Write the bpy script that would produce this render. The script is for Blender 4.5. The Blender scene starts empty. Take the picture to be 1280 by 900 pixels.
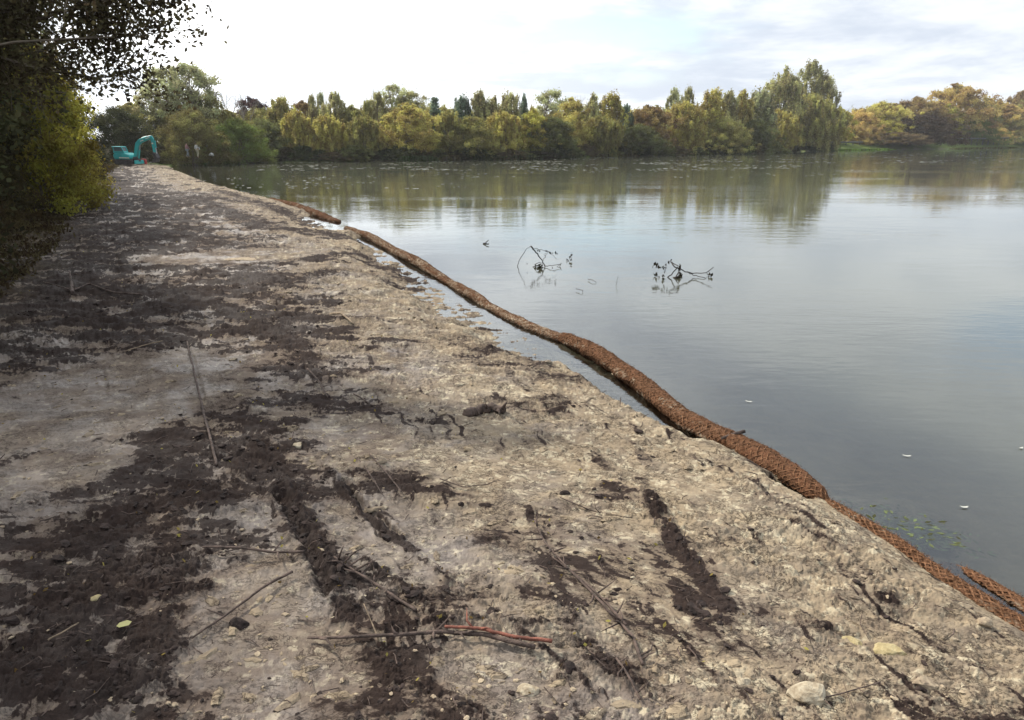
import bpy, math, random
import numpy as np
from mathutils import Vector, Matrix
R = math.radians
random.seed(7)
rng = np.random.default_rng(7)
sc = bpy.context.scene
COL = sc.collection

# ------------------------------------------------------------------ camera, sky, sun, exposure
CH = 2.8                      # eye height above the water, metres
F = 900.0                     # focal length in photo pixels (1280 wide)
PITCH = math.atan((450 - 175) / F)
cam_d = bpy.data.cameras.new('camera')
cam_d.sensor_width = 36; cam_d.lens = F / 1280 * 36; cam_d.clip_start = 0.05; cam_d.clip_end = 6000
cam = bpy.data.objects.new('camera', cam_d); COL.objects.link(cam)
cam.location = (0, 0, CH); cam.rotation_euler = (R(90) - PITCH, 0, 0)
sc.camera = cam
SUN_AZ = R(-54)               # measured from straight ahead, negative = left
SUN_EL = R(42)
SUN_DIR = Vector((math.sin(SUN_AZ) * math.cos(SUN_EL), math.cos(SUN_AZ) * math.cos(SUN_EL), math.sin(SUN_EL)))
sun_d = bpy.data.lights.new('sun', 'SUN'); sun_d.energy = 5.0; sun_d.angle = R(2.0); sun_d.color = (1.0, 0.92, 0.79)
sun = bpy.data.objects.new('sun', sun_d); COL.objects.link(sun)
sun.rotation_euler = SUN_DIR.to_track_quat('Z', 'Y').to_euler()
sc.view_settings.view_transform = 'Standard'; sc.view_settings.look = 'None'
sc.view_settings.gamma = 1; sc.view_settings.use_curve_mapping = False
sc.view_settings.exposure = 0.2
sc.cycles.max_bounces = 6; sc.cycles.transparent_max_bounces = 8
sc.cycles.diffuse_bounces = 2; sc.cycles.glossy_bounces = 3; sc.cycles.transmission_bounces = 3
sc.cycles.caustics_reflective = False; sc.cycles.caustics_refractive = False

def N(nt, t, **kw):
    n = nt.nodes.new(t)
    for k, v in kw.items():
        if k == 'ins':
            for kk, vv in v.items(): n.inputs[kk].default_value = vv
        else: setattr(n, k, v)
    return n
def L(nt, a, b): nt.links.new(a, b)
def math_n(nt, op, a, b=None, c=None, clamp=False):
    n = nt.nodes.new('ShaderNodeMath'); n.operation = op; n.use_clamp = clamp
    for i, v in enumerate((a, b, c)):
        if v is None: continue
        if isinstance(v, (int, float)): n.inputs[i].default_value = v
        else: nt.links.new(v, n.inputs[i])
    return n.outputs[0]
def mix_n(nt, fac, a, b, mode='MIX'):
    n = nt.nodes.new('ShaderNodeMix'); n.data_type = 'RGBA'; n.blend_type = mode
    for i, v in ((0, fac), (6, a), (7, b)):
        if isinstance(v, (int, float)): n.inputs[i].default_value = v
        elif isinstance(v, tuple): n.inputs[i].default_value = v if len(v) == 4 else (*v, 1)
        else: nt.links.new(v, n.inputs[i])
    return n.outputs[2]
def ramp_n(nt, fac, stops):
    n = nt.nodes.new('ShaderNodeMapRange'); n.interpolation_type = 'SMOOTHSTEP'
    nt.links.new(fac, n.inputs[0]); n.inputs[1].default_value = stops[0]; n.inputs[2].default_value = stops[1]
    if len(stops) > 2: n.inputs[3].default_value = stops[2]; n.inputs[4].default_value = stops[3]
    return n.outputs[0]
def noise_n(nt, vec, scale, detail=4, rough=.55, dist=0.0):
    n = nt.nodes.new('ShaderNodeTexNoise')
    n.inputs['Scale'].default_value = scale; n.inputs['Detail'].default_value = detail
    n.inputs['Roughness'].default_value = rough; n.inputs['Distortion'].default_value = dist
    if vec is not None: nt.links.new(vec, n.inputs['Vector'])
    return n.outputs[0]
def map_n(nt, vec, loc=(0, 0, 0), rot=(0, 0, 0), scale=(1, 1, 1)):
    n = nt.nodes.new('ShaderNodeMapping')
    n.inputs[1].default_value = loc; n.inputs[2].default_value = rot; n.inputs[3].default_value = scale
    nt.links.new(vec, n.inputs[0]); return n.outputs[0]

world = bpy.data.worlds.new('World'); sc.world = world; world.use_nodes = True
nt = world.node_tree; nt.nodes.clear()
wo = N(nt, 'ShaderNodeOutputWorld'); bg = N(nt, 'ShaderNodeBackground'); bg.inputs[1].default_value = 0.1
sky = N(nt, 'ShaderNodeTexSky', sky_type='NISHITA', sun_disc=False)
sky.sun_elevation = SUN_EL; sky.sun_rotation = SUN_AZ; sky.air_density = 1.0; sky.dust_density = 1.5
tc = N(nt, 'ShaderNodeTexCoord'); sep = N(nt, 'ShaderNodeSeparateXYZ'); L(nt, tc.outputs['Generated'], sep.inputs[0])
zz = math_n(nt, 'ADD', math_n(nt, 'MAXIMUM', sep.outputs[2], 0.0), 0.14)
cx = math_n(nt, 'DIVIDE', sep.outputs[0], zz); cy = math_n(nt, 'DIVIDE', sep.outputs[1], zz)
cmb = N(nt, 'ShaderNodeCombineXYZ'); L(nt, cx, cmb.inputs[0]); L(nt, cy, cmb.inputs[1])
cv = cmb.outputs[0]
n1 = noise_n(nt, map_n(nt, cv, loc=(3.1, 7.7, 0)), 0.42, 7, .55, .3)
n2 = noise_n(nt, map_n(nt, cv, loc=(11.3, 1.2, 4)), 0.95, 6, .6, .2)
n3 = noise_n(nt, map_n(nt, cv, loc=(1.3, 9.2, 2)), 2.6, 5, .6, .2)
# nearness to the sun
dotn = N(nt, 'ShaderNodeVectorMath', operation='DOT_PRODUCT'); L(nt, tc.outputs['Generated'], dotn.inputs[0]); dotn.inputs[1].default_value = SUN_DIR
glow = ramp_n(nt, dotn.outputs['Value'], (0.26, 0.95))
cover = ramp_n(nt, n1, (0.37, 0.49))
cover = math_n(nt, 'MAXIMUM', cover, ramp_n(nt, glow, (0.25, 0.5)))
shade = ramp_n(nt, math_n(nt, 'ADD', math_n(nt, 'MULTIPLY', n2, .7), math_n(nt, 'MULTIPLY', n3, .3)), (0.40, 0.60))
ccol = mix_n(nt, shade, (6.0, 6.7, 7.8), (8.8, 9.2, 9.7))
ccol = mix_n(nt, math_n(nt, 'MULTIPLY', glow, math_n(nt, 'ADD', .38, math_n(nt, 'MULTIPLY', shade, .62))), ccol, (22, 22.2, 22))
up = ramp_n(nt, sep.outputs[2], (.20, .75, 1.0, 1.15))
upv = N(nt, 'ShaderNodeVectorMath', operation='SCALE'); L(nt, ccol, upv.inputs[0]); L(nt, up, upv.inputs['Scale'])
bl = N(nt, 'ShaderNodeVectorMath', operation='SCALE'); L(nt, sky.outputs[0], bl.inputs[0]); bl.inputs['Scale'].default_value = 1.9
final = mix_n(nt, cover, bl.outputs[0], upv.outputs[0])
L(nt, final, bg.inputs[0]); L(nt, bg.outputs[0], wo.inputs[0])

# ------------------------------------------------------------------ pixel <-> place
CP, SP = math.cos(PITCH), math.sin(PITCH)
def ray(px, py):
    a, b = (px - 640) / F, (450 - py) / F
    return Vector((a, CP + b * SP, -SP + b * CP))
def P(px, py, z=0.15):
    d = ray(px, py); t = (z - CH) / d.z
    return Vector((d.x * t, d.y * t, z))
def AT(px, py, Y):
    d = ray(px, py); t = Y / d.y
    return Vector((d.x * t, Y, CH + d.z * t))

# ------------------------------------------------------------------ object helpers
def tag(o, label=None, cat=None, group=None, kind=None):
    if label: o['label'] = label
    if cat: o['category'] = cat
    if group: o['group'] = group
    if kind: o['kind'] = kind
    return o
def empty(name, loc, label, cat, group=None, rz=0):
    o = bpy.data.objects.new(name, None); COL.objects.link(o); o.location = loc; o.rotation_euler = (0, 0, rz)
    o.empty_display_size = .2
    return tag(o, label, cat, group)
def mesh_np(name, v, f, smooth=False):
    v = np.asarray(v, dtype=np.float32); f = np.asarray(f, dtype=np.int32)
    me = bpy.data.meshes.new(name)
    me.vertices.add(len(v)); me.vertices.foreach_set('co', v.ravel())
    k = f.shape[1]; n = len(f)
    me.loops.add(n * k); me.loops.foreach_set('vertex_index', f.ravel())
    me.polygons.add(n); me.polygons.foreach_set('loop_start', np.arange(0, n * k, k, dtype=np.int32))
    try: me.polygons.foreach_set('loop_total', np.full(n, k, dtype=np.int32))
    except Exception: pass
    me.polygons.foreach_set('use_smooth', np.full(n, bool(smooth)))
    me.update(calc_edges=True)
    return me
def put(name, me, mat=None, parent=None, loc=None):
    o = bpy.data.objects.new(name, me); COL.objects.link(o)
    if mat and not me.materials: me.materials.append(mat)
    if parent: o.parent = parent
    if loc is not None: o.location = loc
    return o
def fattr(me, name, arr):
    a = me.attributes.new(name, 'FLOAT', 'POINT'); a.data.foreach_set('value', np.asarray(arr, dtype=np.float32))

class MB:
    """collects quads for one mesh"""
    def __init__(s): s.v = []; s.f = []; s.n = 0
    def add(s, v, f):
        v = np.asarray(v, float); f = np.asarray(f, int)
        s.v.append(v); s.f.append(f + s.n); s.n += len(v); return s
    def tube(s, pts, rad, k=6, cap=True, jitter=0.0, seed=0):
        pts = np.asarray(pts, float); n = len(pts)
        rad = np.full(n, rad, float) if np.isscalar(rad) else np.asarray(rad, float)
        tg = np.gradient(pts, axis=0); tg /= (np.linalg.norm(tg, axis=1, keepdims=True) + 1e-9)
        up = np.array([0, 0, 1.0]); 
        if abs(tg[0] @ up) > .9: up = np.array([1.0, 0, 0])
        a = np.cross(tg, up); a /= (np.linalg.norm(a, axis=1, keepdims=True) + 1e-9); b = np.cross(a, tg)
        th = np.arange(k) * 2 * np.pi / k
        rr = rad[:, None] * np.ones(k)[None]
        if jitter: rr = rr * (1 + jitter * np.random.default_rng(seed).normal(size=(n, k)))
        ring = pts[:, None, :] + rr[..., None] * (np.cos(th)[None, :, None] * a[:, None, :] + np.sin(th)[None, :, None] * b[:, None, :])
        v = ring.reshape(-1, 3)
        i = np.arange(n - 1)[:, None] * k; j = np.arange(k)[None]; j2 = (j + 1) % k
        f = np.stack([i + j, i + j2, i + k + j2, i + k + j], -1).reshape(-1, 4)
        if cap:
            v = np.vstack([v, pts[:1], pts[-1:]]); c0, c1 = n * k, n * k + 1
            jj = np.arange(k); q = (jj + 1) % k
            f = np.vstack([f, np.stack([np.full(k, c0), q, jj, jj], -1)[:, [0, 1, 2, 2]], np.stack([np.full(k, c1), (n - 1) * k + jj, (n - 1) * k + q, (n - 1) * k + q], -1)])
            # triangles as degenerate quads are replaced below
        return s.add(v, f)
    def box(s, lo, hi, M=None):
        x0, y0, z0 = lo; x1, y1, z1 = hi
        v = np.array([[x0,y0,z0],[x1,y0,z0],[x1,y1,z0],[x0,y1,z0],[x0,y0,z1],[x1,y0,z1],[x1,y1,z1],[x0,y1,z1]], float)
        if M is not None: v = v @ np.asarray(M.to_3x3()).T + np.asarray(M.translation)
        return s.add(v, [[0,3,2,1],[4,5,6,7],[0,1,5,4],[1,2,6,5],[2,3,7,6],[3,0,4,7]])
    def build(s, name, mat=None, parent=None, smooth=False, bevel=0, loc=None):
        me = bpy.data.meshes.new(name)
        V = np.vstack(s.v); FF = np.vstack(s.f)
        faces = []
        for q in FF.tolist():
            u = list(dict.fromkeys(q)); 
            if len(u) > 2: faces.append(u)
        me.from_pydata(V.tolist(), [], faces); me.update()
        if smooth: me.polygons.foreach_set('use_smooth', np.ones(len(me.polygons), bool))
        o = put(name, me, mat, parent, loc)
        if bevel:
            m = o.modifiers.new('bevel', 'BEVEL'); m.width = bevel; m.segments = 2; m.limit_method = 'ANGLE'
        return o
def prism(outline, y0, y1):
    """outline [(x,z)] extruded between y0 and y1 -> (verts, faces list)"""
    n = len(outline)
    v = [(x, y0, z) for x, z in outline] + [(x, y1, z) for x, z in outline]
    f = [list(range(n))[::-1], list(range(n, 2 * n))] + [[i, (i + 1) % n, n + (i + 1) % n, n + i] for i in range(n)]
    return v, f
def prism_obj(name, outline, y0, y1, mat, parent, bevel=.02):
    v, f = prism(outline, y0, y1); me = bpy.data.meshes.new(name); me.from_pydata(v, [], f); me.update()
    import bmesh
    bm = bmesh.new(); bm.from_mesh(me); bmesh.ops.recalc_face_normals(bm, faces=bm.faces); bm.to_mesh(me); bm.free()
    o = put(name, me, mat, parent)
    if bevel:
        m = o.modifiers.new('bevel', 'BEVEL'); m.width = bevel; m.segments = 2
    return o

# ------------------------------------------------------------------ numpy noise
def _h(ix, iy, s):
    n = (ix.astype(np.int64) * 374761393 + iy.astype(np.int64) * 668265263 + s * 1274126177) & 0xFFFFFFFF
    n = ((n ^ (n >> 13)) * 1274126177) & 0xFFFFFFFF
    n = ((n ^ (n >> 16)) * 2246822519) & 0xFFFFFFFF
    return ((n ^ (n >> 13)) & 0xFFFFFF) / float(0xFFFFFF)
def vnoise(x, y, s=0):
    ix = np.floor(x); iy = np.floor(y); fx = x - ix; fy = y - iy
    ux = fx * fx * fx * (fx * (fx * 6 - 15) + 10); uy = fy * fy * fy * (fy * (fy * 6 - 15) + 10)
    def g(a, b, dx, dy):
        t = _h(a, b, s) * 2 * np.pi
        return np.cos(t) * dx + np.sin(t) * dy
    a = g(ix, iy, fx, fy); b = g(ix + 1, iy, fx - 1, fy); c = g(ix, iy + 1, fx, fy - 1); d = g(ix + 1, iy + 1, fx - 1, fy - 1)
    return (a + (b - a) * ux + (c - a) * uy + (a - b - c + d) * ux * uy) * 1.5     # about -1..1
def fbm(x, y, s=0, o=4, g=.5, lac=2.03):
    r = 0; a = 1; t = 0
    for i in range(o):
        r = r + a * vnoise(x, y, s + i * 17); t += a; a *= g; x = x * lac + 3.7; y = y * lac + 1.9
    return r / t
def voro(x, y, s=0, jit=.9):
    ix = np.floor(x); iy = np.floor(y); f1 = np.full(x.shape, 9.0); f2 = f1.copy(); idv = np.zeros(x.shape)
    for dx in (-1, 0, 1):
        for dy in (-1, 0, 1):
            cx_ = ix + dx; cy_ = iy + dy
            px_ = cx_ + .5 + jit * (_h(cx_, cy_, s) - .5); py_ = cy_ + .5 + jit * (_h(cx_, cy_, s + 5) - .5)
            d = np.hypot(px_ - x, py_ - y); hid = _h(cx_, cy_, s + 9)
            near = d < f1
            f2 = np.where(near, f1, np.minimum(f2, d)); idv = np.where(near, hid, idv); f1 = np.where(near, d, f1)
    return f1, f2, idv
def sstep(a, b, x):
    t = np.clip((x - a) / (b - a), 0, 1); return t * t * (3 - 2 * t)
def segdist(x, y, poly):
    """distance to polyline, and arc position 0..1"""
    best = np.full(x.shape, 1e9); 
    for (ax, ay), (bx, by) in zip(poly[:-1], poly[1:]):
        dx, dy = bx - ax, by - ay; q = np.clip(((x - ax) * dx + (y - ay) * dy) / (dx * dx + dy * dy + 1e-12), 0, 1)
        best = np.minimum(best, np.hypot(x - ax - q * dx, y - ay - q * dy))
    return best
def inside(x, y, poly):
    c = np.zeros(x.shape, bool); n = len(poly)
    for i in range(n):
        ax, ay = poly[i]; bx, by = poly[(i + 1) % n]
        if ay == by: continue
        c ^= ((ay > y) != (by > y)) & (x < (bx - ax) * (y - ay) / (by - ay) + ax)
    return c
def PX(pts, z=0.12): return [tuple(P(a, b, z).xy) for a, b in pts]

# ------------------------------------------------------------------ lake outline
ROLL_PX = [(300, 243), (340, 250), (390, 266), (430, 284), (490, 312), (560, 351), (620, 387), (680, 416), (740, 441), (800, 482), (850, 522),
           (900, 550), (960, 581), (1020, 616), (1060, 642), (1120, 678), (1180, 722), (1280, 782)]
near_px = [(212, 209), (225, 215), (262, 230), (300, 240)] + ROLL_PX[1:]
near = PX(near_px, 0.0)
ux, uy = near[-1][0] - near[-3][0], near[-1][1] - near[-3][1]
ul = math.hypot(ux, uy); ux /= ul; uy /= ul
near += [(near[-1][0] + ux * 6, near[-1][1] + uy * 6), (near[-1][0] + ux * 40 , near[-1][1] + uy * 60)]
far_px = [(1280, 184.5), (1190, 186), (1100, 187), (1020, 188.5), (950, 192), (860, 193.5), (800, 195), (700, 198), (640, 199.5), (500, 201.5), (400, 202.5),
          (300, 203), (262, 203.5), (236, 205), (216, 207)]
far = PX(far_px, 0.0)
lake = near + [(260, -60), (420, 120), (330, 240)] + far
lake_closed = lake + [lake[0]]
def shore_dist_at(px):           # straight-ahead depth of the far water edge under photo column px
    xs = [p[0] for p in far_px][::-1]; ds = [P(a, b, 0).y for a, b in far_px][::-1]
    return float(np.interp(px, xs, ds))

# painted-on-site features of the mud: (photo polyline, half width m, strength)
LIPS = [([(325, 575), (352, 612), (370, 655), (398, 710), (418, 760), (436, 800)], .085, 1.2),
        ([(150, 615), (230, 602), (290, 583), (350, 562)], .07, .9),
        ([(410, 612), (450, 655), (490, 690), (520, 712)], .035, 1.0),
        ([(520, 712), (560, 748), (640, 806), (690, 850), (740, 890)], .02, .8),
        ([(460, 730), (500, 762), (528, 782)], .03, 1.0),
        ([(800, 605), (822, 655), (862, 715), (905, 775)], .06, .9),
        ([(770, 605), (820, 632), (900, 640)], .025, .7),
        ([(840, 560), (900, 590), (985, 640)], .02, .5),
        ([(230, 385), (300, 405), (345, 432), (390, 470)], .20, .9),
        ([(60, 372), (200, 382), (300, 376), (420, 350)], .30, .8),
        ([(140, 440), (200, 470), (210, 540)], .10, .6),
        ([(610, 515), (650, 520), (700, 505)], .12, .7),
        ([(540, 430), (640, 450), (720, 480)], .22, .55),
        ([(380, 800), (480, 812), (580, 800), (680, 812)], .03, .8),
        ([(440, 815), (470, 850), (520, 890)], .03, .8),
        ([(560, 850), (640, 830), (700, 870)], .03, .5),
        ([(700, 780), (740, 850), (800, 880)], .06, .7),
        ([(240, 250), (330, 290), (440, 300)], .45, .8),
        ([(110, 300), (220, 305), (330, 320)], .35, .7),
        ([(200, 345), (330, 340), (450, 320), (520, 345)], .30, .7),
        ([(270, 240), (340, 262), (400, 278)], .4, .7),
        ([(150, 240), (240, 246), (300, 256)], .7, .6),
        ([(980, 650), (1060, 700), (1120, 760)], .05, .45),
        ([(880, 800), (960, 780), (1040, 800)], .05, .5)]
LIPS = [(PX(p), w, s) for p, w, s in LIPS]
GROOVES = [([(234, 430), (250, 490), (262, 540), (270, 580)], .03, .012),
           ([(130, 470), (136, 510)], .03, .01),
           ([(432, 622), (478, 690)], .03, .03),
           ([(352, 640), (385, 700), (410, 770)], .05, .05),
           ([(445, 640), (500, 690)], .03, .04)]
GROOVES = [(PX(p), w, s) for p, w, s in GROOVES]
BLOBS = [(P(*p).xy, r, s) for p, r, s in [((150, 680), .36, 1), ((200, 745), .32, 1), ((110, 770), .34, 1), ((60, 850), .36, 1), ((190, 830), .28, .9),
         ((250, 635), .28, .9), ((40, 700), .3, .5), ((300, 600), .22, .9), ((690, 515), .22, .7), ((390, 470), .4, .6), ((230, 400), .5, .5), ((20, 640), .4, .4),
         ((860, 760), .13, .6), ((170, 870), .25, .9)]]
# smooth dragged patches: centre, radius, direction of the drag (two photo points), dark tint
DRAGS = [((790, 730), .78, (640, 655), (900, 765), .55), ((340, 810), .68, (300, 700), (380, 900), -.1), ((500, 690), .52, (400, 630), (600, 790), .1),
         ((620, 600), .7, (500, 560), (800, 640), .0), ((90, 520), 1.7, (60, 560), (300, 480), -.05), ((200, 500), .9, (180, 440), (220, 600), 0.0), ((60, 610), .6, (20, 620), (160, 580), -.1),
         ((850, 610), .5, (800, 590), (1000, 640), .0), ((450, 560), .5, (400, 540), (560, 600), 0), ((620, 860), .3, (560, 840), (700, 880), -.1),
         ((290, 330), 1.6, (250, 330), (340, 322), -.2)]
POOLS = [([(380, 272), (425, 288)], 1.4), ([(448, 298), (475, 312)], .5), ([(486, 320), (510, 342), (545, 364), (596, 394), (636, 413), (688, 436)], 1.05), ([(720, 455), (748, 472), (797, 506), (864, 548)], .36),
         ([(968, 606), (1000, 624)], .12), ([(208, 212), (250, 216)], 1.2)]
POOLS = [(PX(p, 0.0), w) for p, w in POOLS]
WOOD = [(-60, 95), (-43, 80), (-25, 42), (-18.0, 28), (-12.3, 18), (-8.2, 9), (-9.5, 2), (-10, -20)]

def terrain(x, y, detail=True):
    """height and surface masks of the ground at world x, y"""
    d = segdist(x, y, lake_closed); ins = inside(x, y, lake); d = np.where(ins, -d, d)
    dn = segdist(x, y, near)
    nearside = dn < np.abs(d) + 0.01
    r = np.hypot(x, y)
    wob = fbm(x * 1.3, y * 1.3, 3, 3) * .10 * np.clip(r / 10, .35, 3)
    dd = d + wob * sstep(0, .5, np.abs(d))
    land = .02 + .11 * sstep(.02, .45, dd) + .10 * sstep(.5, 2.5, dd) + .06 * sstep(2, 7, dd)
    bed = -.10 * sstep(0, .25, -dd) - .35 * sstep(.2, 3, -dd) - 1.2 * sstep(3, 20, -dd)
    h = np.where(dd > 0, land, bed)
    # far banks are steeper and rise to the grass
    farb = sstep(50, 90, y) * (~nearside)
    farr = sstep(30, 90, x)
    h = np.where(farb > 0, np.where(d > 0, (.15 + .35 * sstep(0, 3, d) + .4 * sstep(3, 30, d) + farr * 1.5 * sstep(0, 9, d)) , bed), h)
    # the wood's floor
    dw = segdist(x, y, WOOD); wpoly = WOOD + [(-400, -20), (-400, 95)]
    inw = inside(x, y, wpoly); dw = np.where(inw, dw, -dw)
    h = h + .55 * sstep(-1.5, 5, dw) * (~ins)
    # pools behind the rolls
    pool = np.zeros(x.shape)
    if detail:
        for poly, w in POOLS:
            q = segdist(x, y, poly) / w + fbm(x * 5 / (w * 8 + .3), y * 5 / (w * 8 + .3), 21, 4) * .55
            pool = np.maximum(pool, 1 - sstep(.35, 1.05, q))
    bare = (1 - sstep(-2.0, .8, dw)) * sstep(-.8, .05, d) * (1 - farb)
    dark = np.zeros(x.shape); pale = np.zeros(x.shape); veg = np.clip(sstep(-1.8, 1.0, dw + fbm(x * .8, y * .8, 8, 3) * 1.5) + farb, 0, 1)
    if not detail:
        return h, dark, pale, veg, pool, bare, d
    # ---- mud relief
    lipm = np.zeros(x.shape)
    wx = x + fbm(x * 3, y * 3, 41, 3) * .13; wy = y + fbm(x * 3, y * 3, 42, 3) * .13
    big = np.clip(r / 9, 1, 2.2)
    wx2 = x + fbm(x * 11, y * 11, 43, 3) * .05 * big; wy2 = y + fbm(x * 11, y * 11, 44, 3) * .05 * big
    for poly, w, s in LIPS:
        q = segdist(wx2, wy2, poly) / w
        lipm = np.maximum(lipm, .8 * s * (1 - sstep(.2, 2.3, q + .5 * fbm(x * 14, y * 14, 47, 3))))
    for c, rad, s in BLOBS:
        q = np.hypot(wx - c[0], wy - c[1]) / rad
        lipm = np.maximum(lipm, s * (1 - sstep(.45, 1.35, q + fbm(x * 7, y * 7, 77, 5, .62) * 1.1)))
    smooth = np.zeros(x.shape); strie = np.zeros(x.shape); tint = np.zeros(x.shape)
    for c, rad, a, b, tn in DRAGS:
        c = P(*c).xy; a = P(*a).xy; b = P(*b).xy; u = (b - a).normalized()
        lx = (x - c[0]) * u[0] + (y - c[1]) * u[1]; ly = -(x - c[0]) * u[1] + (y - c[1]) * u[0]
        q = np.hypot(lx * .75, ly * 1.25) / rad + fbm(x * 4 / rad, y * 4 / rad, 51, 3) * .35
        m = 1 - sstep(.5, 1.15, q)
        st = fbm(lx * 2.0 / (.3 + rad * .3), ly * 34 / (.6 + rad), 61, 4, .6)
        smooth = np.maximum(smooth, m); strie = strie + m * st; tint = tint + m * tn
    side = sstep(1.6, 5.0, d)                                   # towards the wood: wetter, blacker mud with tree shade put into its colour
    big1 = fbm(x * .55, y * .75, 5, 4)
    # rows of loose dark spoil, elongated across the bank
    lay = fbm(x * .55 + .3 * y, y * 1.7, 12, 6, .62)
    lay2 = fbm(x * 2.6 + 7, y * 4.5, 14, 5, .62)
    al = x * ux + y * uy + .25 * fbm(x * 1.2, y * 1.2, 15, 3); ac = -x * uy + y * ux + .10 * fbm(x * 2.5, y * 2.5, 16, 3)
    scr = fbm(al * 1.5, ac * 15, 17, 5, .62); scr2 = fbm(al * .7, ac * 4.5, 18, 4, .6)
    nearz = 1 - sstep(6, 13, r); farz = 1 - nearz
    rough = np.clip(.45 + .9 * big1 + .5 * lay - .55 * smooth + .8 * lipm, .08, 1.6)
    nearright = sstep(.3, 1.6, x) * (1 - sstep(3.8, 5.5, y)) * (1 - smooth)
    rough = np.clip(rough + .55 * nearright, 0, 1.6)
    wv = fbm(x * 9, y * 9, 71, 4, .6); wv2 = fbm(x * 9, y * 9, 72, 4, .6)
    f1, f2, idv = voro((x + wv * .09) * 11, (y + wv2 * .09) * 17, 31)
    cob = sstep(.0, .30, f2 - f1) * (.4 + .6 * idv) + .5 * (1 - f1)
    f1b, f2b, idb = voro((x - wv * .05) * 24, (y + wv2 * .05) * 34, 33)
    cob2 = sstep(.0, .6, f2b - f1b) * (.3 + .7 * idb)
    f1c, f2c, idc = voro((x - wv * .01) * 62, (y + wv * .01) * 62, 35)
    cob3 = sstep(.05, .5, f2c - f1c) * (.3 + .7 * idc)
    slab = sstep(-.08, .06, lay2) 
    crumble = 1 - np.abs(fbm(x * 9, y * 9, 81, 5, .6)) * 2.4
    fine = fbm(x * 30, y * 30, 83, 4, .6)
    att = np.clip(bare, 0, 1)
    dh = .030 * big1 + .026 * lay * (1 - .6 * smooth) + (.010 + .010 * side) * slab * (1 - smooth) + rough * (.0085 * cob + .0040 * cob2 * (1 - .4 * smooth)) \
         + rough * .0018 * cob3 + .006 * rough * crumble + .0028 * fine * (.4 + rough) \
         + .0055 * strie + lipm * (.006 + .008 * cob + .010 * np.clip(crumble, -.6, 1))
    for poly, w, dep in GROOVES:
        q = segdist(wx2 * .7 + x * .3, wy2 * .7 + y * .3, poly) / w
        dh = dh - dep * (1 - sstep(.2, 1.1, q)) + dep * .35 * np.exp(-((q - 1.5) / .5) ** 2)
    t1 = fbm(x * 2.4 + 2, y * 4.6, 111, 5, .55) * 5 + 9; q1 = np.floor(t1); led = q1 + sstep(.0, .16, t1 - q1)
    t2 = fbm(x * 8, y * 13 + 5, 112, 4, .55) * 4 + 9; q2 = np.floor(t2); led2 = q2 + sstep(.0, .3, t2 - q2)
    rg = 1 - 2.2 * np.abs(fbm(x * 1.1, y * 2.6, 120, 5, .58))
    dh = dh + farz * (.045 * np.clip(rg, 0, 1) + .02 * fbm(x * 3, y * 6, 121, 4)) + nearz * (.0065 * scr + .012 * scr2) * (1 - smooth)
    dh = dh + (led - 9) * (1 + 1.2 * farz) * .0085 * (1 - .55 * smooth) + (led2 - 9) * .0032 * (1 - .7 * smooth) * (.5 + rough)
    h = h + dh * att * sstep(0.0, .7, d + .12)
    h = np.where(ins, h + .05 * fbm(x * 1.7, y * 1.7, 91, 4) * sstep(0, 1, -d), h)
    h = h - pool * (.19 + .0 * h) 
    h = np.where((veg > .1) & (farb < .5), h + veg * .09 * fbm(x * 1.2, y * 1.2, 95, 4), h)
    # ---- colour masks
    dk = sstep(.02, .22, lay + .27 * side + .07 * farz - .12 + .5 * fine * .4) * (1 - smooth * .8) * .75
    dk = np.maximum(dk, sstep(.05, .35, lay2 * (.7 + .6 * side) + .16 * side - .09) * (1 - smooth) * (.55 + .4 * side))
    dk = np.maximum(dk, nearz * sstep(.08, .30, scr * .6 + scr2 * .7 + .1 * big1) * .6 * (1 - .6 * smooth) * 1.25)
    dark = np.clip(np.maximum(dk * .85, np.clip(lipm, 0, 1) * sstep(-.3, .3, crumble - .25 + lipm * .5)) + tint * .8 + .40 * strie * (tint > .05) - .35 * smooth * (tint <= .05), 0, 1)
    dark = np.clip(dark + .12 * side + .10 * farz + .15 * sstep(0.0, .5, fbm(x * 1.5, y * 1.5, 99, 4)), 0, 1)
    pale = np.clip(sstep(.82, .97, idv) * (1 - side) * .8 + sstep(.88, .97, idb) * (1 - .5 * side) * .8 + sstep(.10, .45, strie) * .8 * (1 - side) + .35 * sstep(.1, .5, big1) * (1 - side), 0, 1)
    return h, dark, pale, veg, pool, bare, d

def hgt(x, y):
    return float(terrain(np.array([x], float), np.array([y], float))[0][0])

# ------------------------------------------------------------------ materials
def new_mat(name):
    m = bpy.data.materials.new(name); m.use_nodes = True; nt = m.node_tree
    return m, nt, nt.nodes['Principled BSDF']
def simple(name, col, rough=.7, metal=0, var=.25, scale=8, bump=.0, spec=.4):
    m, nt, b = new_mat(name)
    tc = N(nt, 'ShaderNodeTexCoord'); n = noise_n(nt, tc.outputs['Object'], scale, 5)
    c = mix_n(nt, ramp_n(nt, n, (.3, .7)), tuple(v * (1 - var) for v in col), tuple(min(1, v * (1 + var)) for v in col))
    L(nt, c, b.inputs['Base Color']); b.inputs['Roughness'].default_value = rough; b.inputs['Metallic'].default_value = metal
    b.inputs['Specular IOR Level'].default_value = spec
    if bump:
        bp = N(nt, 'ShaderNodeBump'); bp.inputs['Strength'].default_value = bump; bp.inputs['Distance'].default_value = .02
        L(nt, noise_n(nt, tc.outputs['Object'], scale * 5, 4), bp.inputs['Height']); L(nt, bp.outputs[0], b.inputs['Normal'])
    return m

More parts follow.
